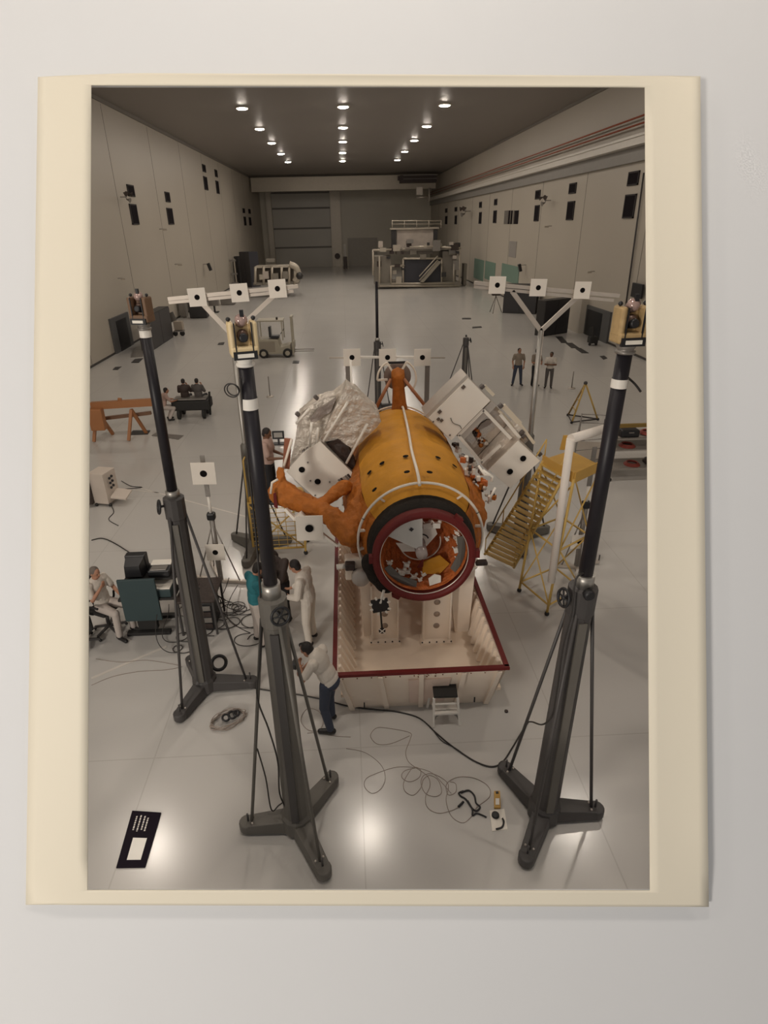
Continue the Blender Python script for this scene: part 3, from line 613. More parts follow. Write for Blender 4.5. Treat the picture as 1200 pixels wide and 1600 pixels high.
def theodolite(label, p, rz, shell, frame, sc_=1.0, group='measuring instruments'):
    t = thing('theodolite', label, 'surveying instrument', p, rz, group); s = sc_
    B = lambda c, sz: ((c[0]*s, c[1]*s, c[2]*s), tuple(x*s for x in sz))
    M().lathe((0, 0, 0), Z, [(0, .085*s), (.025*s, .092*s), (.03*s, .07*s), (.045*s, .075*s), (.07*s, .088*s), (.10*s, .085*s)], 22).build('white_base_ring', WHITE if shell is CREAM else GREYM, t, world=False)
    M().box(*B((0, 0, .15), (.26, .20, .10))).build('base_housing', shell, t, world=False, bevel=.02)
    for k in (-1, 1):
        M().box(*B((k*.105, 0, .29), (.055, .18, .26))).build('yoke_arm', shell, t, world=False, bevel=.02)
        M().box(*B((k*.078, -.095, .28), (.012, .012, .27))).build('black_edge', frame, t, world=False)
    M().box(*B((0, .05, .28), (.16, .08, .22))).build('rear_housing', shell, t, world=False, bevel=.015)
    M().box(*B((0, -.105, .12), (.22, .03, .075))).build('keypad', frame, t, world=False)
    M().box(*B((0, -.124, .12), (.15, .01, .035))).build('display', mat('pale display', (.8, .76, .68), .4), t, world=False)
    tl = M().lathe(V((0, -.10*s, .28*s)), V((0, 1, -.15)), [(0, .03*s), (.01*s, .042*s), (.18*s, .045*s), (.2*s, .03*s)], 16).build('telescope', frame, t, world=False)
    M().ball((0, -.02*s, .29*s), (.055*s, .05*s, .06*s), 12).build('telescope_body', mat('bronze dark', (.10, .06, .045), .4, .3), t, world=False)
    hd = M().lathe((.0, .0, .42*s), V((.1, -.5, .4)), [(-.04*s, .0), (-.04*s, .05*s), (.02*s, .06*s), (.05*s, .045*s), (.06*s, .0)], 14).build('top_prism', mat('clear rosy plastic', (.40, .28, .25), .15, .2), t, world=False)
    M().box(*B((.01, -.03, .49), (.035, .03, .06))).build('prism_clip', BLACK, t, world=False)
    for k in (-1, 1): M().ball((k*.115*s, 0, .44*s), .022*s, 8).build('knob', frame, t, world=False)
    return t
G = az
# front left
b = G(466, 1290); f3 = [G(378, 1297), G(524, 1219), G(511, 1378)]
zc = hz(b, 431, 930); zt = hz(b, 384, 572); tpx = ay(384, 572, b.y); 
t_fl, tp = mast('tall grey tripod mast in front, left of the cradle, red tape band on its column', b, f3, zc, zt, CASTG, lean=(tpx.x-b.x, 0), wheel=(.5, -1), sil=.16)
rt_ = M(); q = b + V(((tpx.x-b.x)*1.62/zt, 0, 1.62)); rt_.lathe(q, Z, [(-.02, .139), (0, .140), (.02, .139)], 12, cap=False); rt_.build('red_tape_band', REDR, t_fl)
for z in (zt-.33,):
    q = b + V(((tpx.x-b.x)*z/zt, 0, z)); M().lathe(q, Z, [(-.05, .073), (.05, .072)], 20, cap=False).build('white_tape_band', WHITE, t_fl)
theodolite('cream and black theodolite on top of the front left mast', tp, .28, CREAM, BLACK, .9)
# front right
b = G(848, 1275); f3 = [G(782, 1203), G(939, 1274), G(818, 1358)]
zc = hz(b, 911, 915); zt = hz(b, 976, 553); tpx = ay(976, 553, b.y)
t_fr, tp = mast('tall dark grey tripod mast in front, right of the cradle', b, f3, zc, zt, CASTD, lean=(tpx.x-b.x, 0), wheel=(-1, -.2), sil=.14)
q = b + V(((tpx.x-b.x)*(zt-.26)/zt, 0, zt-.26)); M().lathe(q, Z, [(-.04, .073), (.04, .072)], 20, cap=False).build('white_tape_band', WHITE, t_fr)
M().lathe(b + V(((tpx.x-b.x)*(zc)/zt, -.12, zc-.02)), V((0, -1, 0)), [(0, .06), (.05, .06), (.07, .04)], 14).build('clamp_cap', BLACK, t_fr)
theodolite('weathered cream and black theodolite on top of the front right mast', tp, .05, mat('ochre shell', (.42, .29, .14), .5, var=.35, scale=14), BLACK, .95)
# rear left
b = G(322, 1076); f3 = [G(278, 1131), G(402, 1072), G(298, 1035)]
zc = hz(b, 268, 775); zt = hz(b, 226, 515); tpx = ay(226, 515, b.y)
t_bl, tp = mast('dark tripod mast behind the front left mast, beside the computer desk', b, f3, zc, zt, CASTD, lean=(tpx.x-b.x, 0), wheel=(-1, -.5), sil=.10)
q = b + V(((tpx.x-b.x)*(zt-.04)/zt, 0, zt-.04)); M().lathe(q, Z, [(-.05, .073), (.05, .072)], 20, cap=False).build('white_tape_band', WHITE, t_bl)
theodolite('brown and black theodolite on top of the mast by the computer desk', tp, -.25, mat('brown shell', (.16, .09, .05), .5), BLACK, .95)
# far mast behind the module, without an instrument in view, and the short one beside it
b = G(591, 640); zc = 3.1
t, tp = mast('dark mast far behind the module, between the module and the hall floor', b, [b + V((-.6, .3, 0)), b + V((.6, .3, 0)), b + V((0, -.7, 0))], hz(b, 587, 533), hz(b, 586, 440), CASTD, r0=.13, r1=.13, rt=.055)
b = G(723, 632)
t, tp = mast('short dark tripod mast far behind the right white box', b, [G(684, 628), b + V((.7, .5, 0)), b + V((.3, -.5, 0))], hz(b, 722, 527), hz(b, 722, 523), CASTD, r0=.13, r1=.11, rt=.03, sil=.02)

# ------------------------------------------------------------------ target bars and single targets
def plate(label, c, s_, par=None, yaw=0, tilt=0, group=None):
    a = V((math.cos(yaw), math.sin(yaw), tilt)).normalized(); n = V((math.sin(yaw), -math.cos(yaw), 0)); u = a.cross(n)*-1; u = n.cross(a)
    t = thing('survey_target', label, 'survey target', c, group=group)
    M().box(V(c), (s_, .012, s_), ax3=(a, n, u)).build('plate', TGT, t); M().disc(V(c) + n*.006, n, s_*.15, .005).build('dot', DOTM, t); return t
PALEB = mat('pale aluminium bar', (.52, .46, .40), .4, .3)
def target_bar(label, pix, ends, Y, s_, side, base, apex, braces, dY=0, post=STEEL):
    xs = [ay(u, v, Y) for u, v in ends]; bb = G(*base)
    t = thing('target_stand', label, 'stand', bb)
    M().bar(ay(*ends[0], Y), ay(*ends[1], Y), .09, .07, up=Z).bar(ay(*ends[0], Y)-Z*.07, ay(*ends[1], Y)-Z*.09+V((-.1, 0, 0)), .05, .06).build('crossbar', PALEB, t)
    apx = ay(*apex, Y)
    for q in braces: M().bar(apx, ay(*q, Y), .09, .05, up=AX).build('diagonal_brace', PALEB, t)
    M().cyl(V((apx.x, Y, 0.3)), V((apx.x, Y, apx.z+.02)), .05, n=12).build('post', post, t)
    M().cyl(V((apx.x+.07, Y+.06, 1.6)), V((apx.x+.07, Y+.06, apx.z)), .02, n=8).build('side_tube', ALU, t)
    for a in (20, 140, 260):
        f = V((apx.x, Y, 0)) + V((math.cos(math.radians(a)), math.sin(math.radians(a)), 0))*.85
        foot_beam(M(), V((apx.x, Y, 0)), f, .3, .22, .34, .2).build('foot', CASTG, t, bevel=.012)
        M().cyl(f*.85 + V((apx.x, Y, 0))*.15 + Z*.2, V((apx.x, Y, 2.6)), .02, n=6).build('brace_rod', CASTD, t)
    M().lathe((apx.x, Y, 0.2), Z, [(0, .16), (1.6, .12), (2.5, .10), (2.55, .06)], 14).build('column', CASTG, t)
    for i, (u, v) in enumerate(pix):
        plate('square white target with black dot, %s of the three on the %s crossbar' % (('leftmost', 'middle', 'rightmost')[i], side), ay(u, v, Y-.09), s_, yaw=0, tilt=(.04 if side == 'left' else -.03 if side == 'right' else 0), group='targets on the %s bar' % side)
    return t
target_bar('tall metal target stand with three plates behind the front left theodolite', ((308, 464.5), (374, 457.5), (433.5, 451)), ((263, 467), (466, 447)), 12.0, .345, 'left', (402, 860), (362, 523), ((316, 474), (428, 462)))
target_bar('tall metal target stand with three plates right of the module', ((777, 445.5), (841, 449.5), (910, 453.5)), ((741, 442), (967, 462)), 12.0, .33, 'right', (813, 850), (845, 517), ((800, 455), (902, 464)))
t = thing('target_stand', 'low target crossbar on two posts behind the module\'s rear mast', 'stand', (1.0, 14.5, 0))
M().cyl(ay(514, 559, 14.5), ay(695, 559, 14.5), .02, n=8).build('crossbar', PALEB, t)
M().bar(ay(560, 558, 14.5), ay(650, 558, 14.5), .07, .05).build('white_sleeve', WHITE, t)
for u in (543, 668):
    p = ay(u, 560, 14.5); M().bar(V((p.x, 14.5, .03)), p, .12, .08, up=AX).build('post', GREYM, t); M().box(V((p.x, 14.5, .02)), (.6, .6, .04)).build('base_plate', GREYM, t)
M().cyl(ay(548, 562, 14.4), V((ay(548, 562, 14.4).x, 14.4, .04)), .03, n=8).build('white_pipe', WHITE, t)
for i, u in enumerate((550, 605.5, 660)):
    plate('square white target with black dot, %s of the three above the rear mast' % ('leftmost', 'middle', 'rightmost')[i], ay(u, 558.5, 14.4), .43, group='targets on the low bar')
def single_stand(label, base, top, plates, feet, side):
    b = G(*base); zt = hz(b, *top); t = thing('target_stand', label, 'stand', b)
    M().cyl(b + Z*.03, b + Z*(zt*.55), .055, n=10).build('lower_post', GREYM, t)
    M().cyl(b + Z*(zt*.55), b + Z*(zt*.70), .03, n=10).build('white_post', WHITE, t)
    M().bar(b + Z*(zt*.70), b + Z*zt, .09, .03, up=AX).build('upper_post', GREYM, t)
    M().box(b + Z*(zt*.55), (.17, .14, .16)).build('clamp', BLACK, t, bevel=.03)
    for f in feet:
        f = G(*f); M().bar(b + Z*.05, f + Z*.05, .07, .06).build('foot', ALU, t); M().cyl(f, f + Z*.22, .015, n=6).build('levelling_screw', CASTD, t)
        M().cyl(b + (f-b)*.7 + Z*.08, b + Z*(zt*.5), .014, n=6).build('brace_rod', GREYM, t)
    for u, v, s_, lb_ in plates: 
        q = ay(u, v, b.y-.13); plate(lb_, q, s_, tilt=-.02)
        M().bar(q + V((0, .02, 0)), V((b.x, b.y, q.z)), .05, .05).build('plate_bracket', GREYM, t)
single_stand('slim two target stand on a three armed base, left of the front left mast', (346, 910), (314, 712), ((318, 740, .47, 'white target with black dot, upper one on the slim stand at left'), (336.5, 863, .39, 'white target with black dot, lower one on the slim stand at left')), ((300, 903), (388, 912), (330, 880)), 'left')
single_stand('slim target stand among the yellow ladders at right', (900, 888), (926, 698), ((905, 846.5, .34, 'white target with black dot, beside the black tube of the front right mast'),), ((868, 886), (935, 880), (905, 905)), 'right')

# ------------------------------------------------------------------ yellow access equipment at right
YELP = mat('faded yellow paint', (.52, .34, .09), .5)
ys = thing('access_stairs', 'yellow rolling stairs with a square platform, right of the module', 'access stairs', G(854, 962))
ZP = hz(G(854, 962), 884, 748)
pc = [az(848, 718, ZP), az(892, 704, ZP), az(938, 727, ZP), az(897, 746, ZP)]
M().prism(pc, V((0, 0, -.06))).build('platform', YEL, ys)
M().prism([pc[0]+Z*.1, pc[3]+Z*.1, pc[3]-Z*.1, pc[0]-Z*.1], V((-.02, -.02, 0))).build('kick_plate', YEL, ys)
M().prism([pc[3]+Z*.1, pc[2]+Z*.1, pc[2]-Z*.1, pc[3]-Z*.1], V((.02, -.02, 0))).build('kick_plate', YEL, ys)
M().prism([az(875, 703, ZP)+Z*.0, az(888, 703, ZP), az(888, 703, ZP)+Z*.3, az(878, 703, ZP)+Z*.3], V((0, .03, 0))).build('kick_plate', YEL, ys)
lg = [V((p.x, p.y, 0)) for p in pc]
lg[3] = G(854, 962); lg[0] = G(811, 925)
for i in range(4):
    M().cyl(lg[i] + Z*.08, pc[i] - Z*.03, .026, n=8).build('leg', YELP, ys); M().ball(lg[i] + Z*.05, (.05, .05, .05), 8).build('caster', RUBBER, ys)
    j = (i+1) % 4
    at = lambda k, z: lg[k] + (pc[k]-lg[k])*(z/ZP)
    for z in (.25, ZP*.5): M().cyl(at(i, z), at(j, z), .02, n=6).build('rail', YELP, ys)
    M().cyl(at(i, .25), at(j, ZP*.5), .016, n=6).build('diagonal', YELP, ys); M().cyl(at(j, ZP*.5), at(i, ZP*.95), .016, n=6).build('diagonal', YELP, ys)
s0, s1 = (pc[0]*.95+pc[3]*.05), (pc[0]*.25+pc[3]*.75); e0, e1 = G(748, 885), G(790, 905)
s0, s1, e0, e1 = s0, s1, G(757, 872), G(802, 893)
M().cyl(s0, e0 + Z*.1, .03, n=8).build('stringer', YELP, ys); M().cyl(s1, e1 + Z*.1, .03, n=8).build('stringer', YELP, ys)
NT = 19
for k in range(NT):
    t_ = (k+.5)/NT; a, b = s0.lerp(e0 + Z*.1, t_), s1.lerp(e1 + Z*.1, t_)
    M().bar(a, b, .13, .02, up=Z).build('tread', YELP, ys)
for a, b in ((s0, e0 + Z*.1), (s1, e1 + Z*.1)):
    M().cyl(a + Z*.42, b + Z*.42, .014, n=6).build('handrail', YELP, ys)
    for t_ in (0, .33, .66, 1): p = a.lerp(b, t_); M().cyl(p, p + Z*.42, .012, n=6).build('handrail_post', YELP, ys)
WPAD = mat('white padding', (.72, .66, .60), .6, bump=.4, bscale=12)
b = lg[3]; zt = hz(b, 893, 686); tp = V((b.x, b.y, zt))
M().cyl(b + Z*.8, tp, .07, n=12).build('padded_post', WPAD, ys)
r2 = V((pc[2].x, pc[2].y, zt-.02))
M().cyl(tp, r2, .08, n=12).build('padded_rail', WPAD, ys)
M().cyl(pc[2], r2, .03, n=8).build('thin_post', WPAD, ys)
# tall A-frame ladder, cage cart, shelf cart
al = thing('tripod_ladder', 'thin yellow tripod ladder standing beyond the white pipe frame', 'ladder', G(907, 655))
fp = [G(887, 650), G(934, 657), G(893, 662)]; apx = V((G(907, 655).x, G(907, 655).y, hz(G(907, 655), 907, 598)))
for i, f in enumerate(fp): M().cyl(f + Z*.02, apx, .035, n=6).build('leg', YELP if i else mat('dark yellow', (.3, .2, .08), .5), al); M().ball(f + Z*.05, .06, 6).build('caster', RUBBER, al)
M().tube([f + Z*.06 for f in fp], .03, 6, closed=True).build('base_frame', CASTD, al)
for t_ in (.3, .55, .8): M().cyl(fp[0].lerp(apx, t_), fp[2].lerp(apx, t_), .02, n=6).build('rung', YELP, al)
M().ball(apx, .08, 8).build('top_knob', CASTD, al)
cg = thing('wire_cage_cart', 'grey wire frame cart behind the white padded post', 'cart', G(918, 735))
c0, c1, c2, c3 = G(893, 745), G(940, 740), G(946, 715), G(900, 712)
for p in (c0, c1, c2, c3): M().cyl(p + Z*.02, p + Z*1.45, .018, n=6).build('post', GREYM, cg)
for z in (.15, .5, .85, 1.15, 1.43): M().tube([p + Z*z for p in (c0, c1, c2, c3)], .012, 5, closed=True).build('wire_rail', GREYM, cg)
M().prism([p + Z*.5 for p in (c0, c1, c2, c3)], Z*.02).build('shelf', ALU, cg)
sc_ = thing('shelf_cart', 'pale three shelf cart with yellow top rail at the right edge', 'cart', G(985, 748))
p0 = G(953, 752); L = 1.9; D = .8
x0, y0 = p0.x-.02, p0.y
for x in (x0, x0+L):
    for y in (y0, y0+D): M().bar((x, y, .1), (x, y, 1.75), .04, .04, up=AX).build('post', ALU, sc_); M().ball((x, y, .06), .06, 8).build('caster', RUBBER, sc_)
for z in (.35, .95, 1.30): M().box2((x0, y0, z), (x0+L, y0+D, z+.04)).build('shelf', mat('cart shelf', (.30, .27, .24), .5), sc_)
M().box2((x0-.05, y0-.03, 1.68), (x0+L, y0+.05, 1.78)).build('top_rail', mat('dirty yellow', (.24, .15, .03), .5), sc_)
cs = thing('tool_case', 'black case lying on the upper shelf of the cart at right', 'case', (x0+.42, y0+.25, 1.34)); M().box2((x0+.15, y0+.05, 1.34), (x0+.7, y0+.45, 1.56)).build('shell', BLACK, cs, bevel=.05); M().bar((x0+.35, y0+.03, 1.5), (x0+.5, y0+.03, 1.5), .03).build('handle', GREYM, cs)
for z, xx, lb_ in ((1.38, 1.05, 'red coiled hose lying on the upper shelf of the right cart'), (.40, .75, 'red coiled hose lying on the bottom shelf of the right cart'), (1.0, .5, 'red coiled hose lying on the middle shelf of the right cart')):
    hs = M()
    for k in range(4): hs.torus((x0+xx, y0+.3, z+.02*k), Z, .22-.02*k, .02, 20, 6)
    tag(hs.build('coiled_hose', mat('red hose', (.28, .05, .035), .5)), lb_, 'hose')
tag(M().ball((x0+1.3, y0+.3, .50), (.25, .2, .12), 8).build('cloth_bundle', DARKC), 'dark bundle on the bottom shelf of the right cart', 'bundle')

# yellow work stand at left behind the arm
yw = thing('work_stand', 'yellow work stand with wire mesh sides, behind the front left mast', 'work stand', G(440, 868))
a0, a1 = G(398, 870), G(478, 866); H_ = 1.45; D = .6
c4 = [a0, a1, a1 + V((.02, D, 0)), a0 + V((0, D, 0))]
for p in c4: M().bar(p + Z*.06, p + Z*(H_+.0), .045, .045, up=AX).build('post', YELP, yw); M().ball(p + Z*.05, .055, 8).build('caster', RUBBER, yw)
for z in (.2, H_-.03): M().tube([p + Z*z for p in c4], .025, 6, closed=True).build('rail', YELP, yw)
M().prism([p + Z*H_ for p in c4], Z*.04).build('platform', YEL, yw)
for k in range(9): z = .3 + k*.12; M().cyl(c4[0] + Z*z, c4[1] + Z*z, .008, n=5).build('mesh_wire', YELP, yw)
for k in range(1, 6): p = c4[0].lerp(c4[1], k/6); M().cyl(p + Z*.2, p + Z*H_, .008, n=5).build('mesh_wire', YELP, yw)
for p, q in ((c4[0], c4[1]), (c4[1], c4[0])): M().cyl(p + Z*.2, q + Z*(H_-.1), .018, n=6).build('diagonal', YELP, yw)
M().cyl(c4[0] + Z*H_, c4[0] + Z*(H_+1.0), .02, n=6).build('handrail_post', YELP, yw); M().cyl(c4[3] + Z*H_, c4[3] + Z*(H_+1.0), .02, n=6).build('handrail_post', YELP, yw); M().cyl(c4[0] + Z*(H_+1.0), c4[3] + Z*(H_+1.0), .02, n=6).build('handrail', YELP, yw)
mc = thing('bench_monitor', 'small dark framed screen standing on the far floor, left of the foil box', 'screen', G(436, 694))
q = G(436, 694); M().box(q + Z*.35, (.42, .06, .30)).build('frame', BLACK, mc, bevel=.01); M().box(q + Z*.36 - AX*.035, (.30, .01, .18)).build('screen', mat('pale screen', (.4, .38, .35), .3), mc); M().box(q + Z*.1, (.06, .06, .2)).box(q + Z*.02, (.4, .25, .04)).build('stand', BLACK, mc)

# ================================================================== people
def lerp3(a, b, t): return V(a) + (V(b)-V(a))*t
def person(label, loc, rz, J=None, top=SHW, legs=PANT, skin=SKIN, hair=HAIR, sleeve='short', look=(0, 1, -.1), fine=.012, jacket=False, seat=False, scale=1.0, group=None, hold=None):
    j = dict(pel=(0, 0, .96), ch=(0, .01, 1.30), nk=(0, 0, 1.48), hd=(0, .03, 1.63),
             sl=(-.19, 0, 1.43), sr=(.19, 0, 1.43), el=(-.24, -.03, 1.14), er=(.24, -.03, 1.14), wl=(-.23, .08, .90), wr=(.23, .08, .90),
             hl=(-.10, 0, .93), hr=(.10, 0, .93), kl=(-.12, .03, .50), kr=(.12, .03, .50), al=(-.13, 0, .09), ar=(.13, 0, .09), tl=(-.16, .15, .04), tr=(.16, .15, .04))
    j.update(J or {}); j = {k: V(v)*scale for k, v in j.items()}
    t = thing('person', label, 'person', loc, rz, group)
    lk = V(look).normalized(); up = (j['hd']-j['nk']).normalized(); sd = lk.cross(up).normalized(); up2 = sd.cross(lk).normalized(); h = j['hd']
    sc = scale
    b = M()
    # head: skull, jaw, nose, brows, ears, neck
    b.ball(h + up2*.02*sc, (.074*sc, .092*sc, .098*sc), 16, ax3=(sd, lk, up2)); b.ball(h + lk*.022*sc - up2*.055*sc, (.056*sc, .066*sc, .062*sc), 14, ax3=(sd, lk, up2))
    b.caps(h + lk*.088*sc + up2*.012*sc, h + lk*.104*sc - up2*.022*sc, .011*sc, .016*sc, 8)
    b.ball(h + lk*.078*sc - up2*.058*sc, (.026*sc, .012*sc, .008*sc), 8, ax3=(sd, lk, up2)); b.ball(h + lk*.078*sc + up2*.028*sc, (.045*sc, .016*sc, .010*sc), 8, ax3=(sd, lk, up2))
    for k in (-1, 1): b.ball(h + sd*.076*k*sc - lk*.008*sc - up2*.005*sc, (.012*sc, .022*sc, .033*sc), 8, ax3=(sd, lk, up2))
    b.caps(h - up2*.06*sc - lk*.02*sc, lerp3(j['nk'], j['ch'], .25), .055*sc, .062*sc, 12)
    # trunk and limbs
    tw = (j['sr']-j['sl']).normalized(); tu = (j['nk']-j['pel']).normalized(); tf = tu.cross(tw)*-1
    b.ball(lerp3(j['ch'], j['nk'], .15), (.165*sc, .105*sc, .20*sc), 14, ax3=(tw, tf, tu)); b.ball(lerp3(j['pel'], j['ch'], .45), (.14*sc, .095*sc, .20*sc), 14, ax3=(tw, tf, tu)); b.ball(j['pel'], (.16*sc, .11*sc, .13*sc), 14, ax3=(tw, tf, tu))
    for s_ in 'lr':
        b.caps(lerp3(j['s'+s_], j['ch'], .15), j['s'+s_], .07*sc, .058*sc); b.caps(j['s'+s_], j['e'+s_], .052*sc, .040*sc); b.caps(j['e'+s_], j['w'+s_], .041*sc, .027*sc)
        b.caps(j['h'+s_], j['k'+s_], .085*sc, .058*sc); b.caps(j['k'+s_], j['a'+s_], .056*sc, .038*sc); b.caps(j['a'+s_] - Z*.02, j['t'+s_], .036*sc, .03*sc)
        # hand: palm, four unequal bent fingers, thumb from the side of the palm
        w_ = j['w'+s_]; d = (w_-j['e'+s_]).normalized(); side = d.cross(tf if abs(d.dot(tf)) < .9 else tu).normalized(); side *= (1 if s_ == 'l' else -1); nrm = side.cross(d).normalized()
        if nrm.dot(tw)*(1 if s_ == 'l' else -1) < 0: nrm = -nrm
        pc_ = w_ + d*.045*sc; b.ball(pc_, (.040*sc, .050*sc, .017*sc), 10, ax3=(side, d, nrm))
        for k, L in enumerate((.070, .080, .076, .060)):
            a = w_ + d*.082*sc + side*(.028-.0187*k)*sc; m1 = a + (d*.9 + nrm*.35).normalized()*L*.5*sc; m2 = m1 + (d*.6 + nrm*.8).normalized()*L*.5*sc
            b.caps(a, m1, .0105*sc, .0095*sc, 6); b.caps(m1, m2, .0095*sc, .008*sc, 6)
        a = w_ + d*.03*sc + side*.034*sc; m1 = a + (d*.6 + side*.7 + nrm*.3).normalized()*.035*sc; m2 = m1 + (d*.9 + side*.1 + nrm*.4).normalized()*.03*sc
        b.caps(a, m1, .013*sc, .011*sc, 6); b.caps(m1, m2, .011*sc, .009*sc, 6)
    b.build('body', skin, t, world=False, remesh=min(fine, .010), smooth_it=2)
    # shirt
    s_m = M(); g = .018 if not jacket else .032
    s_m.ball(lerp3(j['ch'], j['nk'], .18), ((.172+g)*sc, (.112+g)*sc, (.205+g*.4)*sc), 18, ax3=(tw, tf, tu)); s_m.ball(lerp3(j['pel'], j['ch'], .45), ((.15+g)*sc, (.105+g)*sc, .24*sc), 18, ax3=(tw, tf, tu)); s_m.ball(lerp3(j['pel'], j['ch'], .12), ((.165+g*.6)*sc, (.115+g*.6)*sc, .12*sc), 18, ax3=(tw, tf, tu))
    for s_ in 'lr':
        s_m.caps(lerp3(j['s'+s_], j['ch'], .15), j['s'+s_], .088*sc, .075*sc)
        if sleeve == 'short': s_m.caps(j['s'+s_], lerp3(j['s'+s_], j['e'+s_], .72), .072*sc, .066*sc)
        else: s_m.caps(j['s'+s_], j['e'+s_], (.062+g*.5)*sc, (.052+g*.5)*sc); s_m.caps(j['e'+s_], lerp3(j['e'+s_], j['w'+s_], .92), (.052+g*.5)*sc, (.038+g*.4)*sc)
    s_m.torus(lerp3(j['nk'], j['hd'], .12), up, .062*sc, .016*sc, 16, 6)
    s_m.build('shirt' if not jacket else 'jacket', top, t, world=False, remesh=fine, smooth_it=2)
    # trousers
    p_m = M(); p_m.ball(j['pel'], (.172*sc, .123*sc, .12*sc), 18, ax3=(tw, tf, tu))
    for s_ in 'lr':
        p_m.caps(j['h'+s_], j['k'+s_], .100*sc, .076*sc, 12); p_m.caps(j['k'+s_], lerp3(j['k'+s_], j['a'+s_], .92), .073*sc, .062*sc, 12)
    p_m.build('trousers', legs, t, world=False, remesh=fine, smooth_it=2)
    for s_ in 'lr':
        o = M(); a_, e_ = j['a'+s_], j['t'+s_]; o.caps(a_ - V((0, 0, .03)) - (e_-a_)*.25, e_, .046*sc, .04*sc, 12); o.caps(a_, a_ - Z*.03, .048*sc, .05*sc); o.build('shoe', SHOE, t, world=False, remesh=.012, smooth_it=1)
    hm = M(); hm.ball(h + up2*.038*sc - lk*.022*sc, (.086*sc, .094*sc, .094*sc), 16, ax3=(sd, lk, up2)); hm.ball(h - lk*.045*sc - up2*.015*sc, (.078*sc, .062*sc, .075*sc), 14, ax3=(sd, lk, up2))
    hm.build('hair', hair, t, world=False, remesh=.012, smooth_it=1)
    for k in (-1, 1): M().ball(h + lk*.079*sc + sd*.028*k*sc + up2*.012*sc, .011*sc, 8).build('eye', BLACK, t, world=False)
    return t
# photographer, bent forward to the left over a hand-held device
J = dict(pel=(0, -.05, .93), ch=(0, .12, 1.24), nk=(0, .20, 1.37), hd=(0, .32, 1.43), sl=(-.19, .16, 1.34), sr=(.19, .16, 1.34), el=(-.27, .28, 1.10), er=(.24, .33, 1.06), wl=(-.10, .40, 1.16), wr=(.08, .44, .98),
         kl=(-.13, .04, .50), kr=(.12, .06, .50), al=(-.14, -.05, .09), ar=(.14, .05, .09), tl=(-.17, .12, .04), tr=(.17, .22, .04))
person('person in white shirt and blue jeans bending over a camera in front of the cradle', G(518, 1135), math.radians(68), J, SHW, JEAN, look=(0, 1, -.55), fine=.008)
pl = G(518, 1135); cm = thing('camera', 'small black camera held by the bending person in white shirt', 'camera', pl + V((-.46, .12, 1.16)))
c = pl + V((-.49, .12, 1.17)); M().box(c, (.09, .15, .09), rz=-.3).build('camera_body', BLACK, cm, bevel=.012); M().cyl(c, c + V((-.13, -.03, -.01)), .035, n=14).build('lens', BLACK, cm)
M().tube(smooth_pts([c + V((.02, -.05, .03)), c + V((.06, -.06, -.15)), c + V((.08, 0, -.25)), c + V((.05, .06, -.03))], 5), .008, 5).build('strap', BLACK, cm)
# white coveralls
J = dict(ch=(0, .05, 1.28), nk=(0, .10, 1.45), hd=(0, .20, 1.58), sl=(-.2, .06, 1.40), sr=(.2, .06, 1.40), el=(-.25, .10, 1.13), er=(.25, .10, 1.13), wl=(-.16, .30, 1.05), wr=(.15, .32, 1.05))
person('person in white coveralls seen from behind, leaning towards the front left mast', G(487, 1003), math.radians(75), J, SHW, SHW, sleeve='long', look=(0, 1, -.5), fine=.009, jacket=True, scale=1.04)
# teal shirt
J = dict(nk=(0, .06, 1.47), hd=(0, .13, 1.61), el=(-.22, .08, 1.15), er=(.22, .08, 1.15), wl=(-.12, .30, 1.10), wr=(.12, .30, 1.10))
person('person in teal shirt and pale trousers at the left side of the front left mast', G(407, 1006), math.radians(-60), J, SHT, PANL, look=(0, 1, -.5), fine=.009)
# dark jacket
J = dict(ch=(0, .06, 1.27), nk=(0, .14, 1.43), hd=(0, .24, 1.55), el=(-.24, .15, 1.13), er=(.24, .15, 1.13), wl=(-.10, .36, 1.12), wr=(.12, .36, 1.12))
person('person in dark brown jacket bending behind the hand wheel of the front mast', G(446, 968), math.radians(130), J, SHD, PANK, skin=SKIND, sleeve='long', look=(-.2, 1, -.6), fine=.010, jacket=True)
# on the yellow stand
J = dict(el=(-.25, .05, 1.15), er=(.26, .10, 1.16), wl=(-.16, .30, 1.10), wr=(.18, .36, 1.15))
q = ay(416, 775, 11.55); person('person in pale pink shirt standing on the yellow work stand behind the orange arm', V((q.x+.13, 11.5, 1.49)), math.radians(-100), J, mat('pale pink shirt cloth', (.46, .32, .27), .8, bump=.4, bscale=14), PANK, skin=SKIND, look=(0, 1, -.4), fine=.012)
# three far people
J = dict(el=(-.27, -.02, 1.15), er=(.27, -.02, 1.15), wl=(-.24, .06, .92), wr=(.24, .06, .92), kl=(-.15, .02, .5), kr=(.15, .02, .5), al=(-.19, 0, .09), ar=(.19, 0, .09), tl=(-.25, .14, .04), tr=(.25, .14, .04))
person('person in khaki shirt and jeans standing far off, leftmost of three', G(807, 602), math.radians(172), J, SHK, JEAN, look=(-.3, 1, 0), fine=.016)
J = dict(wl=(-.10, .28, 1.12), wr=(.12, .26, 1.14), el=(-.26, .06, 1.14), er=(.26, .06, 1.14))
person('person in khaki shirt and black trousers half behind the tall target post', G(834, 603), math.radians(200), J, SHK, PANK, look=(-.6, 1, -.1), fine=.016)
person('person in white shirt and grey trousers with folded arms, rightmost of three', G(856, 606), math.radians(160), dict(el=(-.25, .08, 1.16), er=(.25, .08, 1.16), wl=(.08, .22, 1.18), wr=(-.08, .24, 1.20)), SHW, PANT, skin=SKIND, look=(.3, 1, -.1), fine=.016, scale=.95)
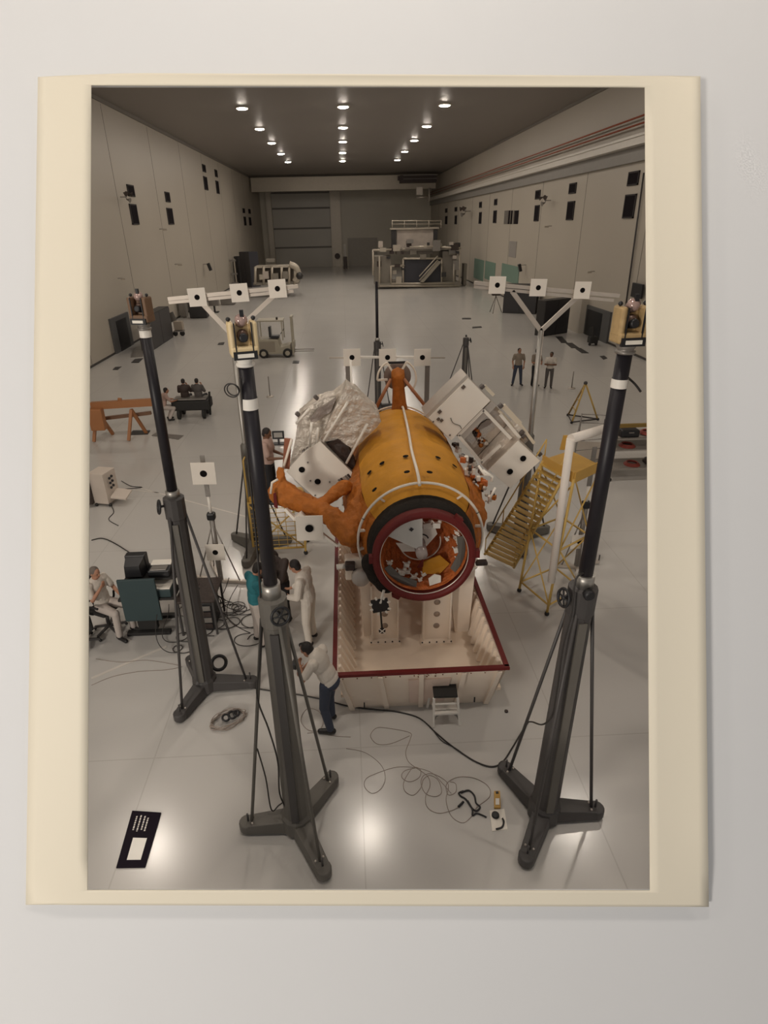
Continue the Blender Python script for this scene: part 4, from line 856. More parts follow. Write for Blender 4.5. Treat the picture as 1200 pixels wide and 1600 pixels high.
# seated man at the desk
SIT = dict(pel=(0, 0, .52), ch=(0, -.06, .86), nk=(0, -.06, 1.05), hd=(0, -.01, 1.20), sl=(-.19, -.06, 1.0), sr=(.19, -.06, 1.0), el=(-.25, .06, .76), er=(.25, .06, .76), wl=(-.15, .30, .72), wr=(.12, .18, .98),
           hl=(-.10, 0, .50), hr=(.10, 0, .50), kl=(-.15, .44, .50), kr=(.15, .44, .50), al=(-.16, .46, .09), ar=(.16, .42, .09), tl=(-.17, .62, .04), tr=(.18, .58, .04))
mp = V((-4.80, 9.15, 0)); SIT1 = {k: (v[0], v[1], v[2] + (.12 if k[0] != 'a' and k[0] != 't' else 0)) for k, v in SIT.items()}
person('person with grey hair and white shirt seated at the computer desk', mp, math.radians(-115), SIT1, SHW, PANL, hair=HAIRG, sleeve='short', look=(.0, 1, -.15), fine=.010)
def office_chair(label, loc, rz, dz=0):
    t = thing('office_chair', label, 'chair', loc, rz); b = M()
    M().box((0, 0, .42+dz), (.48, .46, .07)).build('seat', RUBBER, t, world=False, bevel=.03)
    M().box((0, -.29, .78+dz), (.44, .06, .48), ax3=(V((1, 0, 0)), V((0, 1, .12)).normalized(), V((0, -.12, 1)).normalized())).build('backrest', RUBBER, t, world=False, bevel=.04)
    M().bar((0, -.22, .36+dz), (0, -.31, .60+dz), .06, .03).build('back_bar', CASTD, t, world=False)
    for s_ in (-1, 1): M().tube(smooth_pts([(s_*.22, -.05, .40+dz), (s_*.30, -.05, .48+dz), (s_*.30, 0, .63+dz), (s_*.30, .2, .64+dz)], 4), .022, 6).build('armrest', RUBBER, t, world=False)
    M().cyl((0, 0, .10), (0, 0, .40+dz), .035, n=10).build('column', CASTD, t, world=False)
    for k in range(5):
        a = k*2*PI/5; e = V((math.cos(a)*.30, math.sin(a)*.30, .07)); M().bar((0, 0, .12), e, .05, .04, w2=.035).build('base_arm', CASTD, t, world=False); M().ball(e - Z*.035, .032, 8).build('caster', RUBBER, t, world=False)
    return t
office_chair('black office chair under the seated grey haired person', mp, math.radians(-115), .12)
office_chair('black office chair in the left corner, cut off by the picture edge', V((-5.15, 8.75, 0)), math.radians(-60))

# ------------------------------------------------------------------ computer desk cluster
db = V((-3.98, 8.95, 0))
dk = thing('computer_desk', 'black computer desk with a dark teal back panel, at the left edge', 'desk', db)
def dbox(nm, a, b, m_, par=dk, bev=.006, off=db):
    a, b = (a[0], a[1], a[2]*1.14), (b[0], b[1], b[2]*1.14)
    return M().box2(V(off)+V(a), V(off)+V(b)).build(nm, m_, par, bevel=bev)
dbox('desk_top', (-.42, -.05, .72), (.62, .75, .76), RUBBER); dbox('back_panel', (-.34, -.10, .36), (.34, -.05, 1.16), TEAL)
dbox('pedestal', (-.20, .05, .08), (.16, .16, .74), RUBBER); dbox('base_foot', (-.42, -.02, .0), (.40, .10, .06), RUBBER); dbox('base_foot', (-.42, .5, .0), (.40, .6, .06), RUBBER)
dbox('shelf', (-.3, .12, 1.02), (.62, .62, 1.05), RUBBER)
for x in (-.28, .58): dbox('shelf_post', (x-.02, .5, .76), (x+.02, .55, 1.02), RUBBER)
def crt(label, x, y, z, s_):
    t = thing('monitor', label, 'monitor', db + V((x, y, z*1.14)))
    dbox('case', (x-.2*s_, y-.02, z+.03), (x+.2*s_, y+.14, z+.36*s_), BLACK, t, .02); M().hexa([db+V((x+p*s_, y+q, (z+r)*1.14)) for p, q, r in ((-.16, -.24, .05), (.16, -.24, .05), (.19, 0, .04), (-.19, 0, .04), (-.14, -.24, .27*s_), (.14, -.24, .27*s_), (.18, 0, .34*s_), (-.18, 0, .34*s_))]).build('tube_housing', BLACK, t)
    dbox('foot', (x-.12, y-.12, z), (x+.12, y+.10, z+.03), BLACK, t); dbox('screen', (x-.16*s_, y+.14, z+.07), (x+.16*s_, y+.145, z+.31*s_), mat('screen glass', (.02, .025, .03), .1), t); return t
crt('black monitor on the upper shelf of the computer desk, its back to the viewer', -.10, .34, 1.05, .95); crt('black monitor on the desk top behind the teal panel', -.12, .24, .76, .80)
pr = thing('printer', 'white and black printer on the shelf beside the black monitors', 'printer', db + V((.33, .35, 1.05)))
dbox('case', (.14, .16, 1.05), (.54, .52, 1.17), BLACK, pr, .02); dbox('lid', (.15, .36, 1.17), (.53, .52, 1.20), BXW, pr, .01); dbox('paper_tray', (.18, .18, 1.17), (.48, .34, 1.18), GREYM, pr)
bx = thing('electronics_case', 'flat white topped case under the printer', 'case', db + V((.36, .1, .76))); dbox('case', (.16, -.02, .76), (.56, .32, .90), TEAL, bx, .01); dbox('lid', (.17, .0, .90), (.55, .30, .92), BXW, bx)
tag(M().ball(db + V((.72, .30, 1.02)), (.14, .12, .12), 10).build('white_bag', BXW), 'crumpled white bag beside the printer', 'bag')
rk = thing('equipment_rack', 'black equipment rack standing under the low dark table', 'rack', db + V((.95, .3, 0)))
dbox('case', (.70, .05, .02), (1.25, .6, .56), BLACK, rk, .01)
for k in range(4): dbox('rack_unit', (.73, .03, .06+.12*k), (1.22, .05, .15+.12*k), [DARKC, GREYM][k % 2], rk, .003)
cl = thing('equipment_table', 'low dark table crowded with electronics and cables next to the dark mast', 'table', db + V((.95, .2, 0)))
dbox('table_top', (.62, -.1, .66), (1.35, .7, .70), DARKC, cl)
for x in (.66, 1.31):
    for y in (-.06, .66): dbox('leg', (x-.02, y-.02, 0), (x+.02, y+.02, .66), CASTD, cl)
for k in range(16):
    x, y = RND.uniform(.68, 1.28), RND.uniform(-.02, .6); s_ = RND.uniform(.05, .14)
    o = M().box(db + V((x, y, .70+s_*.5)), (s_*1.4, s_, s_), rz=RND.random()*3).build('electronics_unit', [DARKC, BLACK, GREYM, ALU, RUBBER][k % 5], None, bevel=.008)
    tag(o, 'small electronics unit in the heap on the low dark table', 'electronics', 'electronics on the low table')
for k in range(12):
    x, y, a0, R_ = RND.uniform(.35, 1.7), RND.uniform(-.5, .9), RND.random()*6, RND.uniform(.1, .28); P = []
    for i in range(16):
        a = a0 + i*.75; P.append(db + V((x + math.cos(a)*R_ + i*.03, y + math.sin(a)*R_*.8, .015 if i > 4 else .72*(1-i/5)**2+.015)))
    tag(M().tube(smooth_pts(P, 4), .008, 5).build('cable', CABLE), 'tangled black cable hanging between the desk and the dark mast', 'cable', 'cables of the desk heap')
wc = thing('electronics_cart', 'white electronics cart with knobs and a sloping shelf, at the left edge', 'cart', G(165, 788))
wq = G(165, 788); hh = hz(wq, 163, 738)
M().box(wq + V((0, .15, hh/2+.05)), (.50, .55, hh-.06), rz=-.25).build('cabinet', mat('cart white', (.62, .54, .47), .5), wc, bevel=.01)
for i in range(6): M().lathe(wq + V((.27, -.02+.16*(i % 2), hh-.15-.14*(i//2))), V((1, -.25, 0)), [(0, .04), (.03, .035)], 10).build('knob', BLACK, wc)
M().prism([wq + V((.25, -.15, .25)), wq + V((.68, -.2, .20)), wq + V((.72, .25, .28)), wq + V((.28, .3, .33))], V((0, 0, .04))).build('sloping_shelf', mat('cart white', (.62, .54, .47), .5), wc)
for x, y in ((-.2, -.1), (.2, -.15), (-.15, .4), (.25, .35)): M().ball(wq + V((x, y, .05)), .05, 8).build('caster', RUBBER, wc)
M().box(wq + V((-.36, .0, .45)), (.2, .4, .7)).build('side_unit', DARKC, wc)

# ------------------------------------------------------------------ things on the near floor
st = thing('step_stool', 'white two step stool with a black top in front of the cradle', 'step stool', G(697, 1120))
fl, fr = G(677, 1137), G(718, 1134); H_ = .56; bl_, br_ = fl + V((.02, .40, 0)), fr + V((-.02, .40, 0)); tz = V((0, 0, H_))
ta, tb, tc_, td = az(678, 1091, H_), az(715, 1090, H_), az(712, 1067, H_), az(675, 1068, H_)
M().prism([ta, tb, tc_, td], V((0, 0, .035))).build('top_step', RUBBER, st)
for a, b in ((fl, ta), (fr, tb), (bl_ - V((.06, .0, 0)), td), (br_ + V((.06, .0, 0)), tc_)): M().bar(a + Z*.01, b, .035, .03, up=AX).build('leg', WHITE, st)
M().prism([lerp3(fl, ta, .45) + V((.0, -.02, 0)), lerp3(fr, tb, .45) + V((0, -.02, 0)), lerp3(fr, tb, .45) + V((0, .2, 0)), lerp3(fl, ta, .45) + V((0, .2, 0))], V((0, 0, .03))).build('lower_step', WHITE, st)
M().cyl(lerp3(fl, ta, .8), lerp3(fr, tb, .8), .015, n=6).build('crossbar', WHITE, st); M().tube(smooth_pts([lerp3(fl, ta, .2), lerp3(fl, ta, .4) + V((.08, 0, .02)), lerp3(fr, tb, .4) + V((-.08, 0, .02)), lerp3(fr, tb, .2)], 5), .013, 6).build('brace', GREYM, st)
sg = [G(207, 1268), G(252, 1271), G(227, 1356), G(182, 1357)]
sn = thing('floor_sign', 'black floor placard with faint white text lines and a white rectangle, bottom left', 'sign', G(217, 1312))
M().prism(sg, V((0, 0, .02))).build('board', mat('placard black', (.012, .008, .014), .8, spec=.15), sn)
def sgp(s_, t_): return lerp3(lerp3(sg[0], sg[1], s_), lerp3(sg[3], sg[2], s_), t_) + Z*.021
M().prism([sgp(.30, .50), sgp(.78, .50), sgp(.78, .88), sgp(.30, .88)], V((0, 0, .004))).build('white_rectangle', mat('bright white', (.85, .82, .76), .3), sn)  # plain white rectangle on top of the placard
for i, (s_, t0, t1) in enumerate(((.22, .10, .36), (.36, .08, .38), (.50, .09, .35), (.62, .12, .37))):
    tt = t0
    lw = M()
    while tt < t1: e = tt + RND.uniform(.02, .05); lw.bar(sgp(s_, tt), sgp(s_, min(e, t1)), .018, .002); tt = e + .012
    o = lw.build('text_line', WHITE, sn); o['kind'] = 'stuff'
lv = thing('spirit_level', 'small yellow and black level lying on the floor by the right mast', 'level', G(777, 1250))
M().prism([G(772, 1238), G(781, 1238), G(782, 1264), G(772, 1264)], Z*.03).build('body', YEL, lv); M().prism([p + Z*.031 for p in (G(774, 1250), G(780, 1250), G(780, 1260), G(774, 1260))], Z*.004).build('window', WHITE, lv); M().box(G(776.5, 1241) + Z*.035, (.035, .03, .012)).build('end_cap', BLACK, lv)
ps = thing('paper_sheet', 'white paper sheet on the floor near the right mast, black cap on it', 'paper', G(778, 1281))
M().prism([G(765, 1267), G(788, 1264), G(793, 1296), G(769, 1299)], Z*.006).build('sheet', BXW, ps)
tag(M().lathe(G(774, 1275) + Z*.007, Z, [(0, .05), (.025, .048), (.026, .04)], 18).build('lens_cap', BLACK), 'round black cap lying on the white paper sheet', 'cap')
tag(M().tube(smooth_pts([G(785, 1280)+Z*.02, G(787, 1286)+Z*.02, G(784, 1294)+Z*.02, G(775, 1297)+Z*.02], 5), .012, 6).build('black_hook', BLACK), 'short curved black hook lying on the white paper sheet', 'hook')
def floor_cable(pix, r, m_, label, name='cable', group=None, k=6, cat='cable'):
    o = M().tube(smooth_pts([G(u, v, 0) + Z*(r+.002) for u, v in pix], k), r, 6).build(name, m_); return tag(o, label, cat, group)
floor_cable([(720, 1240), (732, 1236), (741, 1244), (744, 1256), (750, 1262), (744, 1268), (736, 1262), (728, 1250), (720, 1245), (717, 1240), (724, 1237)], .012, BLACK, 'black camera strap lying bundled on the floor left of the paper sheet', 'strap', cat='strap')
floor_cable([(731, 1252), (738, 1266), (738, 1275), (744, 1272), (752, 1274), (760, 1278)], .011, BLACK, 'black strap end reaching from the bundle to the paper sheet', 'strap', cat='strap')
M_ = floor_cable([(716, 1262), (724, 1254)], .016, BLACK, 'black plug at the end of the thin coiled wire', 'plug', cat='plug')
floor_cable([(390, 1075), (440, 1083), (470, 1087), (505, 1094), (548, 1105), (590, 1110), (620, 1113), (655, 1123), (680, 1145), (700, 1162), (722, 1178), (745, 1192), (768, 1199), (785, 1192), (800, 1170), (815, 1145), (826, 1128)], .012, CABLE, 'dark cable running along the cradle front to the right mast')
floor_cable([(655, 1123), (672, 1136), (690, 1158), (712, 1170), (735, 1187)], .008, CABLE, 'thin dark cable looping beside the long dark cable')
floor_cable([(541, 1170), (570, 1176), (595, 1195), (602, 1215), (596, 1232), (582, 1240), (570, 1230), (572, 1217), (590, 1208), (620, 1199), (650, 1200), (675, 1208), (692, 1225), (705, 1240)], .0035, CABLP, 'thin pale wire with one big loop left of the tangle')
floor_cable([(640, 1150), (612, 1162), (590, 1163), (579, 1150), (588, 1138), (605, 1138), (640, 1145), (641, 1155), (634, 1175), (638, 1190), (650, 1200), (668, 1213), (672, 1228), (665, 1245), (668, 1262), (685, 1271), (705, 1267), (716, 1262)], .0045, CABLP, 'thin pale wire running from the top loop down to the black plug')
floor_cable([(650, 1200), (632, 1205), (628, 1215), (640, 1222), (655, 1215), (657, 1203), (645, 1200), (632, 1220), (632, 1235), (645, 1243), (657, 1232), (662, 1218), (672, 1212), (685, 1220), (690, 1238), (680, 1245), (665, 1240), (658, 1225), (662, 1212), (678, 1210), (700, 1225), (697, 1250), (705, 1275), (722, 1286), (735, 1278), (745, 1262), (765, 1245), (762, 1228), (740, 1216), (715, 1215), (698, 1225), (700, 1242), (712, 1238), (712, 1225), (703, 1222)], .0045, CABLP, 'long pale wire lying in a tangle of loops')
floor_cable([(548, 1152), (520, 1150), (497, 1144), (480, 1140), (470, 1125), (480, 1108), (498, 1112), (505, 1128), (498, 1142), (480, 1146)], .0045, CABLP, 'pale wire curling under the front left mast to the right')
floor_cable([(143, 845), (160, 842), (180, 850), (215, 872), (240, 885)], .014, CABLE, 'dark cable on the floor between the white cart and the desk')
floor_cable([(170, 785), (178, 800), (170, 812), (185, 822)], .01, CABLE, 'short cable under the white electronics cart')
floor_cable([(190, 752), (205, 760), (222, 762), (190, 765)], .01, CABLE, 'thin cable beside the sloping shelf of the white cart')
floor_cable([(143, 1071), (175, 1058), (215, 1050), (260, 1047), (285, 1042)], .0045, CABLP, 'thin wire on the floor below the pale floor line')
floor_cable([(150, 1030), (190, 1035), (230, 1032), (280, 1040)], .0045, CABLP, 'thin wire curving on the floor in front of the desk')
for k in range(7):
    P = []; c = G(357, 1127); a0 = RND.random()*6
    for i in range(15):
        a = a0 + i*2*PI/14; P.append(c + V((math.cos(a)*(.26+RND.uniform(-.05, .04)), math.sin(a)*(.17+RND.uniform(-.03, .03)) + math.cos(a)*.07, .01+.012*k)))
    tag(M().tube(smooth_pts(P, 4), .006, 5).build('coiled_cable', CABLP), 'loop of pale cable coiled on the floor between the left masts', 'cable', 'cable coil between the masts')
for dx, dy, s_ in ((-.03, .0, .09), (.06, .05, .10), (.12, .08, .07)): M_ = tag(M().torus(G(357, 1127) + V((dx, dy, .08)), V((.3, -.3, 1)), s_*.6, .018, 16, 6).build('cable_connector', BLACK), 'black connector lying in the middle of the pale cable coil', 'connector', 'connectors in the cable coil')
tag(M().torus(G(345, 1053) + Z*.25, V((.1, -.6, .8)), .12, .03, 24, 8).build('cable_roll', BLACK), 'black roll of cable hanging at the foot of the rear left mast', 'cable')
# cables hanging along the masts
for P, r, lb_ in (([ay(375, 590, 4.85), ay(380, 640, 4.9), ay(392, 760, 4.95), ay(402, 860, 4.95), ay(408, 960, 4.9), ay(405, 1040, 4.8), ay(402, 1090, 4.8), ay(420, 1140, 4.8), ay(434, 1190, 4.8), ay(437, 1240, 4.82), ay(450, 1268, 4.85)], .010, 'black cable hanging down the left side of the front left mast'),
                  ([ay(402, 1170, 4.9), ay(415, 1215, 4.9), ay(424, 1265, 4.95), ay(436, 1258, 4.95), ay(450, 1248, 4.95)], .009, 'black cable loop near the foot of the front left mast'),
                  ([ay(946, 655, 5.0), ay(930, 770, 5.0), ay(922, 880, 4.9), ay(900, 905, 4.75), ay(893, 960, 4.7), ay(880, 1010, 4.7), ay(870, 1080, 4.7), ay(862, 1118, 4.75), ay(848, 1132, 4.85), ay(832, 1128, 5.1), ay(826, 1128, 5.2)], .010, 'black cable hanging down the front right mast to its left brace'),
                  ([ay(981, 590, 4.95), ay(992, 600, 4.95), ay(1001, 612, 4.95)], .011, 'short black cable curving out from the top of the right mast')):
    tag(M().tube(smooth_pts(P, 6), r, 6).build('mast_cable', CABLE), lb_, 'cable')
for k in range(2): tag(M().torus(ay(362, 610, 4.9) + V((.01*k, .02*k, 0)), V((.2, 1, .2)), .065-.01*k, .006, 20, 5).build('cable_loop', CABLE), 'small black cable loop hanging left of the front left mast top', 'cable', 'cable loops at the mast top')
# painted floor lines
LINE = mat('floor line paint', (.62, .58, .53), .4)
for i, (a, b, w_) in enumerate((((148, 760), (248, 770), .04), ((220, 763), (402, 812), .05), ((143, 1060), (260, 1010), .06))):
    p, q = G(*a), G(*b); struct('trim_%d' % (6+i), M().bar(p + Z*.002, q + Z*.002, w_, .003), LINE)
tag(M().lathe(G(791, 1112), Z, [(0, .03), (.02, .03)], 10).build('rubber_plug', DARKC), 'small dark plug on the floor right of the cradle', 'plug')
def floor_plate(pix, label, m_=DARKC, group=None): tag(M().prism([G(*p) for p in pix], Z*.02).build('floor_plate', m_), label, 'floor plate', group)
FPM = mat('floor plate black', (.03, .028, .028), .5)
floor_plate([(208, 673), (235, 673), (231, 679), (202, 680)], 'black rectangular floor plate, left one of two below the orange beam', FPM)
floor_plate([(243, 677), (287, 681), (279, 687), (237, 681)], 'grey rectangular floor plate partly behind the rear left mast', GREYM)
floor_plate([(207, 548), (225, 547), (223, 558), (204, 559)], 'dark floor plate near the left wall door', GREYM)
floor_plate([(211, 561), (224, 560), (217, 567), (205, 567)], 'black floor plate just below the dark one near the left door', FPM)
floor_plate([(180, 574), (190, 573), (184, 578), (176, 578)], 'small black floor plate nearest the left wall', FPM)
floor_plate([(342, 536), (351, 535), (349, 539), (340, 539)], 'small dark floor plate in the hall left of the front left theodolite', FPM)
floor_plate([(458, 564), (468, 564), (467, 568), (457, 568)], 'small black floor plate under the forks of the lift truck', FPM)
floor_plate([(868, 526), (878, 526), (887, 536), (877, 536)], 'black floor plate, farthest of the row on the right', FPM)
floor_plate([(883, 536), (894, 536), (905, 544), (893, 544)], 'black floor plate, middle one of the row on the right', FPM)
floor_plate([(899, 545), (907, 544), (920, 552), (909, 552)], 'black floor plate, nearest of the row on the right', FPM)
floor_plate([(937, 557), (944, 556), (949, 560), (943, 562)], 'small black floor plate left of the front right theodolite', FPM)
floor_plate([(738, 511), (752, 510), (753, 512), (738, 513)], 'thin dark floor plate far off in the hall, right of centre', FPM)
floor_plate([(722, 497), (736, 497), (736, 499), (722, 499)], 'faint dark floor plate farthest in the hall, right of centre', FPM)
for i, (u, v, vt) in enumerate(((422, 620, 588), (893, 607, 580))):
    b = G(u, v); t = thing('stanchion', ('thin floor stanchion standing alone in the hall below the lift truck', 'thin floor stanchion right of the three far people')[i], 'stanchion', b)
    M().cyl(b + Z*.03, b + Z*hz(b, u, vt), .025, n=8).build('pole', GREYM, t); M().lathe(b, Z, [(0, .17), (.03, .16), (.05, .04)], 16).build('base', ALU, t)

# ================================================================== middle distance: lift truck, cart with people, orange beam
LT = mat('lift truck paint', (.40, .36, .28), .5); fb = G(437, 559)
ft = thing('forklift', 'pale electric forklift parked in the hall left of the foil box', 'forklift', fb)
x0 = G(406, 558).x; x1 = G(458, 558).x; W = x1-x0; D = 1.1; y = fb.y
M().prism([V((x0+.05, y, .22)), V((x1-.15, y, .22)), V((x1-.1, y, .75)), V((x0+W*.66, y, .62)), V((x0+W*.60, y, 1.05)), V((x0+.02, y, 1.10))], V((0, D, 0))).build('chassis', LT, ft, bevel=.04)
M().box2((x0+.1, y-.02, .35), (x0+W*.5, y, .95)).build('side_panel', mat('lift panel', (.30, .26, .2), .5), ft)
for x in (x0+.3, x1-.3): 
    for yy in (y-.06, y+D-.06): w_ = M().lathe((x, yy, .27), AX, [(0, .15), (0, .27), (.16, .27), (.16, .15)], 20).build('wheel', RUBBER, ft); M().disc((x, yy-.005, .27), -AX, .14, .01).build('hub', LT, w_)
M().box2((x0+W*.38, y+.25, 1.1), (x0+W*.62, y+.8, 1.22)).box((x0+W*.36, y+.5, 1.45), (.12, .5, .6)).build('seat', BLACK, ft)
M().box2((x0+.05, y, 2.08), (x0+W*.78, y+D, 2.15)).build('roof_guard', LT, ft)
for x in (x0+.1, x0+W*.74):
    for yy in (y+.05, y+D-.05): M().bar((x, yy, 1.0), (x, yy, 2.1), .06, .06, up=AX).build('roof_post', LT, ft)
M().torus((x0+W*.72, y+.5, 1.45), V((-.8, 0, .6)), .18, .02, 16, 6).build('steering_wheel', BLACK, ft)
for yy in (y+.2, y+D-.2): M().bar((x1+.02, yy, .1), (x1+.02, yy, 2.3), .10, .12, up=AX).build('mast_rail', LT, ft)
M().box2((x1-.04, y+.15, 2.2), (x1+.1, y+D-.15, 2.32)).box2((x1, y+.15, .5), (x1+.12, y+D-.15, .9)).build('mast_crossbar', LT, ft)
for yy in (y+.25, y+D-.3): M().box2((x1+.08, yy, .28), (x1+1.25, yy+.12, .33)).build('fork', GREYM, ft)
M().cyl((x0+W*.6, y+.3, 2.15), (x0+W*.6, y+.3, 2.3), .06).build('beacon', DARKC, ft)

cb = G(300, 655); uc = thing('utility_cart', 'low black utility cart carrying two seated people, in the hall at left', 'utility cart', cb)
M().box(cb + V((0, .4, .55)), (1.5, .8, .40)).build('cart_body', RUBBER, uc, bevel=.05); M().box(cb + V((0, .35, .80)), (1.3, .5, .06)).build('seat_pad', GREYM, uc)
for x in (-.5, .5):
    for yy in (.08, .75): M().lathe(cb + V((x, yy, .2)), V((1, 0, 0)), [(-.05, .1), (-.05, .2), (.05, .2), (.05, .1)], 16).build('wheel', RUBBER, uc)
M().bar(cb + V((.72, .2, .1)), cb + V((.78, .3, 1.05)), .06, .06).build('side_post', RUBBER, uc)
SITB = dict(SIT); 
person('person in dark clothes seated on the utility cart, left one', cb + V((-.25, .45, .32)), math.radians(5), SITB, SHD, PANK, sleeve='long', fine=.018, scale=.95, jacket=True)
person('person in dark clothes seated on the utility cart, right one', cb + V((.30, .45, .32)), math.radians(-8), SITB, mat('grey jacket cloth', (.09, .08, .075), .8), PANK, sleeve='long', fine=.018, scale=.95, jacket=True)
CR = dict(pel=(0, -.1, .60), ch=(0, .02, .92), nk=(0, .08, 1.08), hd=(0, .14, 1.22), sl=(-.19, .04, 1.04), sr=(.19, .04, 1.04), el=(-.25, .20, .82), er=(.25, .20, .82), wl=(-.12, .42, .80), wr=(.14, .42, .80), hl=(-.1, -.08, .57), hr=(.1, -.08, .57), kl=(-.14, .30, .52), kr=(.14, .30, .50), al=(-.14, .10, .09), ar=(.14, .06, .09), tl=(-.16, .26, .04), tr=(.16, .22, .04))
person('person in pale pink clothes crouching beside the utility cart', G(262, 657), math.radians(-60), CR, mat('pale pink shirt cloth', (.46, .32, .27), .8), PANL, fine=.018)
OB = mat('orange beam paint', (.38, .16, .06), .5)
ob = thing('sling_beam', 'long orange lifting beam on trestles at the left edge', 'lifting beam', G(190, 672)); y = 20.5
a, b = ay(143, 634, y), ay(243, 628, y); M().bar(a, b, .18, .26, up=Z).build('beam', OB, ob)
M().bar(ay(160, 654, y+.4), ay(236, 645, y+.4), .12, .12).build('lower_beam', mat('brown beam paint', (.22, .12, .07), .5), ob)
for u in (150, 205): p = ay(u, 640, y); M().bar(p, V((p.x-.2, y-.3, .02)), .10, .10, up=AX).build('trestle_leg', OB, ob); M().bar(p, V((p.x+.2, y+.5, .02)), .10, .10, up=AX).build('trestle_leg', OB, ob)
M().box(ay(152, 655, y-.2), (.5, .3, .8)).build('bracket', OB, ob, bevel=.03); M().bar(ay(187, 622, y), ay(187, 632, y), .12, .08, up=AX).build('lifting_lug', OB, ob)

# ================================================================== along the walls
def wall_door(name, side, pix, m_, depth=.12, inner=None):
    X = WL if side < 0 else WR; P = [ax(u, v, X) for u, v in pix]; ys = [p.y for p in P]; z1 = sum(p.z for p in P[:2])/2
    o = struct(name, M().box2((X, min(ys), 0), (X - side*depth, max(ys), z1)), m_)
    M().box2((X - side*depth, min(ys)+.25*(max(ys)-min(ys)), 0), (X - side*(depth+.02), max(ys)-.2*(max(ys)-min(ys)), z1*.88)).build('door_leaf', inner or BLACK, o)
wall_door('door_3', -1, [(169, 499), (197, 487), (206, 539), (179.5, 551)], mat('grey door frame', (.10, .10, .10), .5))
wall_door('door_4', 1, [(914, 475), (956, 487), (949, 540), (921, 533)], mat('grey door frame', (.10, .10, .10), .5))
struct('trim_9', M().box2((WR-.5, ax(913, 521, WR).y-.1, 0), (WR, ax(887, 512, WR).y, 2.3)), WALLM)
def cabinet(label, p, q, h, m_, d=.7, two=False):
    p, q = V(p), V(q); t = thing('cabinet', label, 'cabinet', (p+q)/2); dr = (q-p).normalized(); n = V((-dr.y, dr.x, 0)); L = (q-p).length
    M().hexa([p, q, q+n*d, p+n*d, p+Z*h, q+Z*h, q+n*d+Z*h, p+n*d+Z*h]).build('body', m_, t, bevel=.02)
    k = 2
    for i in range(k):
        c = p + dr*(L*(i+.5)/k) + Z*h*.5 - n*.012; M().box(c, (L/k-.04, .02, h-.12), ax3=(dr, n, Z)).build('door', mat('cabinet door', (.035, .033, .036), .4), t)
    return t
cabinet('tall black cabinet standing by the left wall behind the rear left mast', G(239, 548), G(271, 527), 2.15, FPM)
cabinet('tall dark cabinet by the right wall, right one of two', G(847, 526), G(886, 520), 2.3, FPM)
cabinet('wide dark cabinet by the right wall, left one of two', G(785, 489), G(836, 491), 2.3, FPM, d=1.2)
def crate(label, u0, u1, v, h, m_, d=.8, cat='crate'):
    a, b = G(u0, v), G(u1, v); sh = max(0, WL+.2-a.x); a.x += sh; b.x += sh; t = thing('equipment_crate', label, cat, (a+b)/2)
    M().box2((a.x, a.y, .05), (b.x, a.y+d, h)).build('body', m_, t, bevel=.03); M().box2((a.x-.02, a.y-.02, h-.12), (b.x+.02, a.y+d+.02, h-.02)).build('lid', mat('crate lid', (.07, .065, .06), .5), t)
crate('black equipment crate on the floor just below the left target bar', 297, 323, 498, 1.3, FPM)
crate('dark equipment crate against the left wall, beyond the tall cabinet', 280, 294, 489, 1.6, FPM); crate('grey equipment crate between the tall cabinet and the dark crate', 270, 279, 497, 1.5, GREYM)
crate('low dark crate under the middle of the left target bar', 345, 366, 477, .7, GREYM)
hc_ = thing('hand_cart', 'small pale hand cart with wheels beside the left wall', 'cart', G(280, 525)); q = G(280, 525)
M().box(q + V((0, .3, .7)), (.6, .5, .6)).build('bin', mat('pale brown', (.36, .30, .24), .5), hc_, bevel=.03); M().bar(q + V((-.3, .3, 1)), q + V((-.5, .3, 1.6)), .04, .5).build('handle', GREYM, hc_)
for x in (-.25, .25): M().lathe(q + V((x, 0, .18)), AX, [(0, .1), (0, .18), (.06, .18), (.06, .1)], 14).build('wheel', RUBBER, hc_)
M().box(q + V((0, .2, .33)), (.7, .5, .08)).build('frame', GREYM, hc_)
wn = thing('wall_unit', 'small pale equipment unit below the left crossbar brace', 'equipment unit', G(335, 489)); q = G(335, 489)
M().box(q + V((0, .3, .9)), (.9, .5, .6)).build('case', GREYM, wn, bevel=.03); M().bar(q + V((0, .3, .02)), q + V((0, .3, .7)), .15, .15, up=AX).build('post', FPM, wn); M().box(q + V((0, .3, .04)), (.7, .5, .08)).build('foot', FPM, wn)
dl = thing('dolly', 'black wheeled dolly standing by the right wall door', 'dolly', G(928, 541)); q = G(928, 541)
M().box(q + V((0, .3, .35)), (.5, .5, .4)).build('body', RUBBER, dl, bevel=.04); M().bar(q + V((-.1, .3, .5)), q + V((-.15, .4, 1.1)), .05, .3).build('handle', RUBBER, dl)
for x in (-.2, .2): M().ball(q + V((x, .2, .09)), .09, 10).build('wheel', RUBBER, dl)
tpd = thing('floodlight_stand', 'small tripod stand with a dark head, below the leftmost right target', 'stand', G(773, 489)); q = G(773, 489)
for a in range(3): M().cyl(q + V((math.cos(a*2.1)*.6, math.sin(a*2.1)*.6, .02)), q + Z*1.4, .03, n=6).build('leg', GREYM, tpd)
M().box(q + Z*1.6, (.7, .3, .35)).build('head', DARKC, tpd, bevel=.03); M().cyl(q + Z*1.3, q + Z*1.5, .05).build('neck', GREYM, tpd)
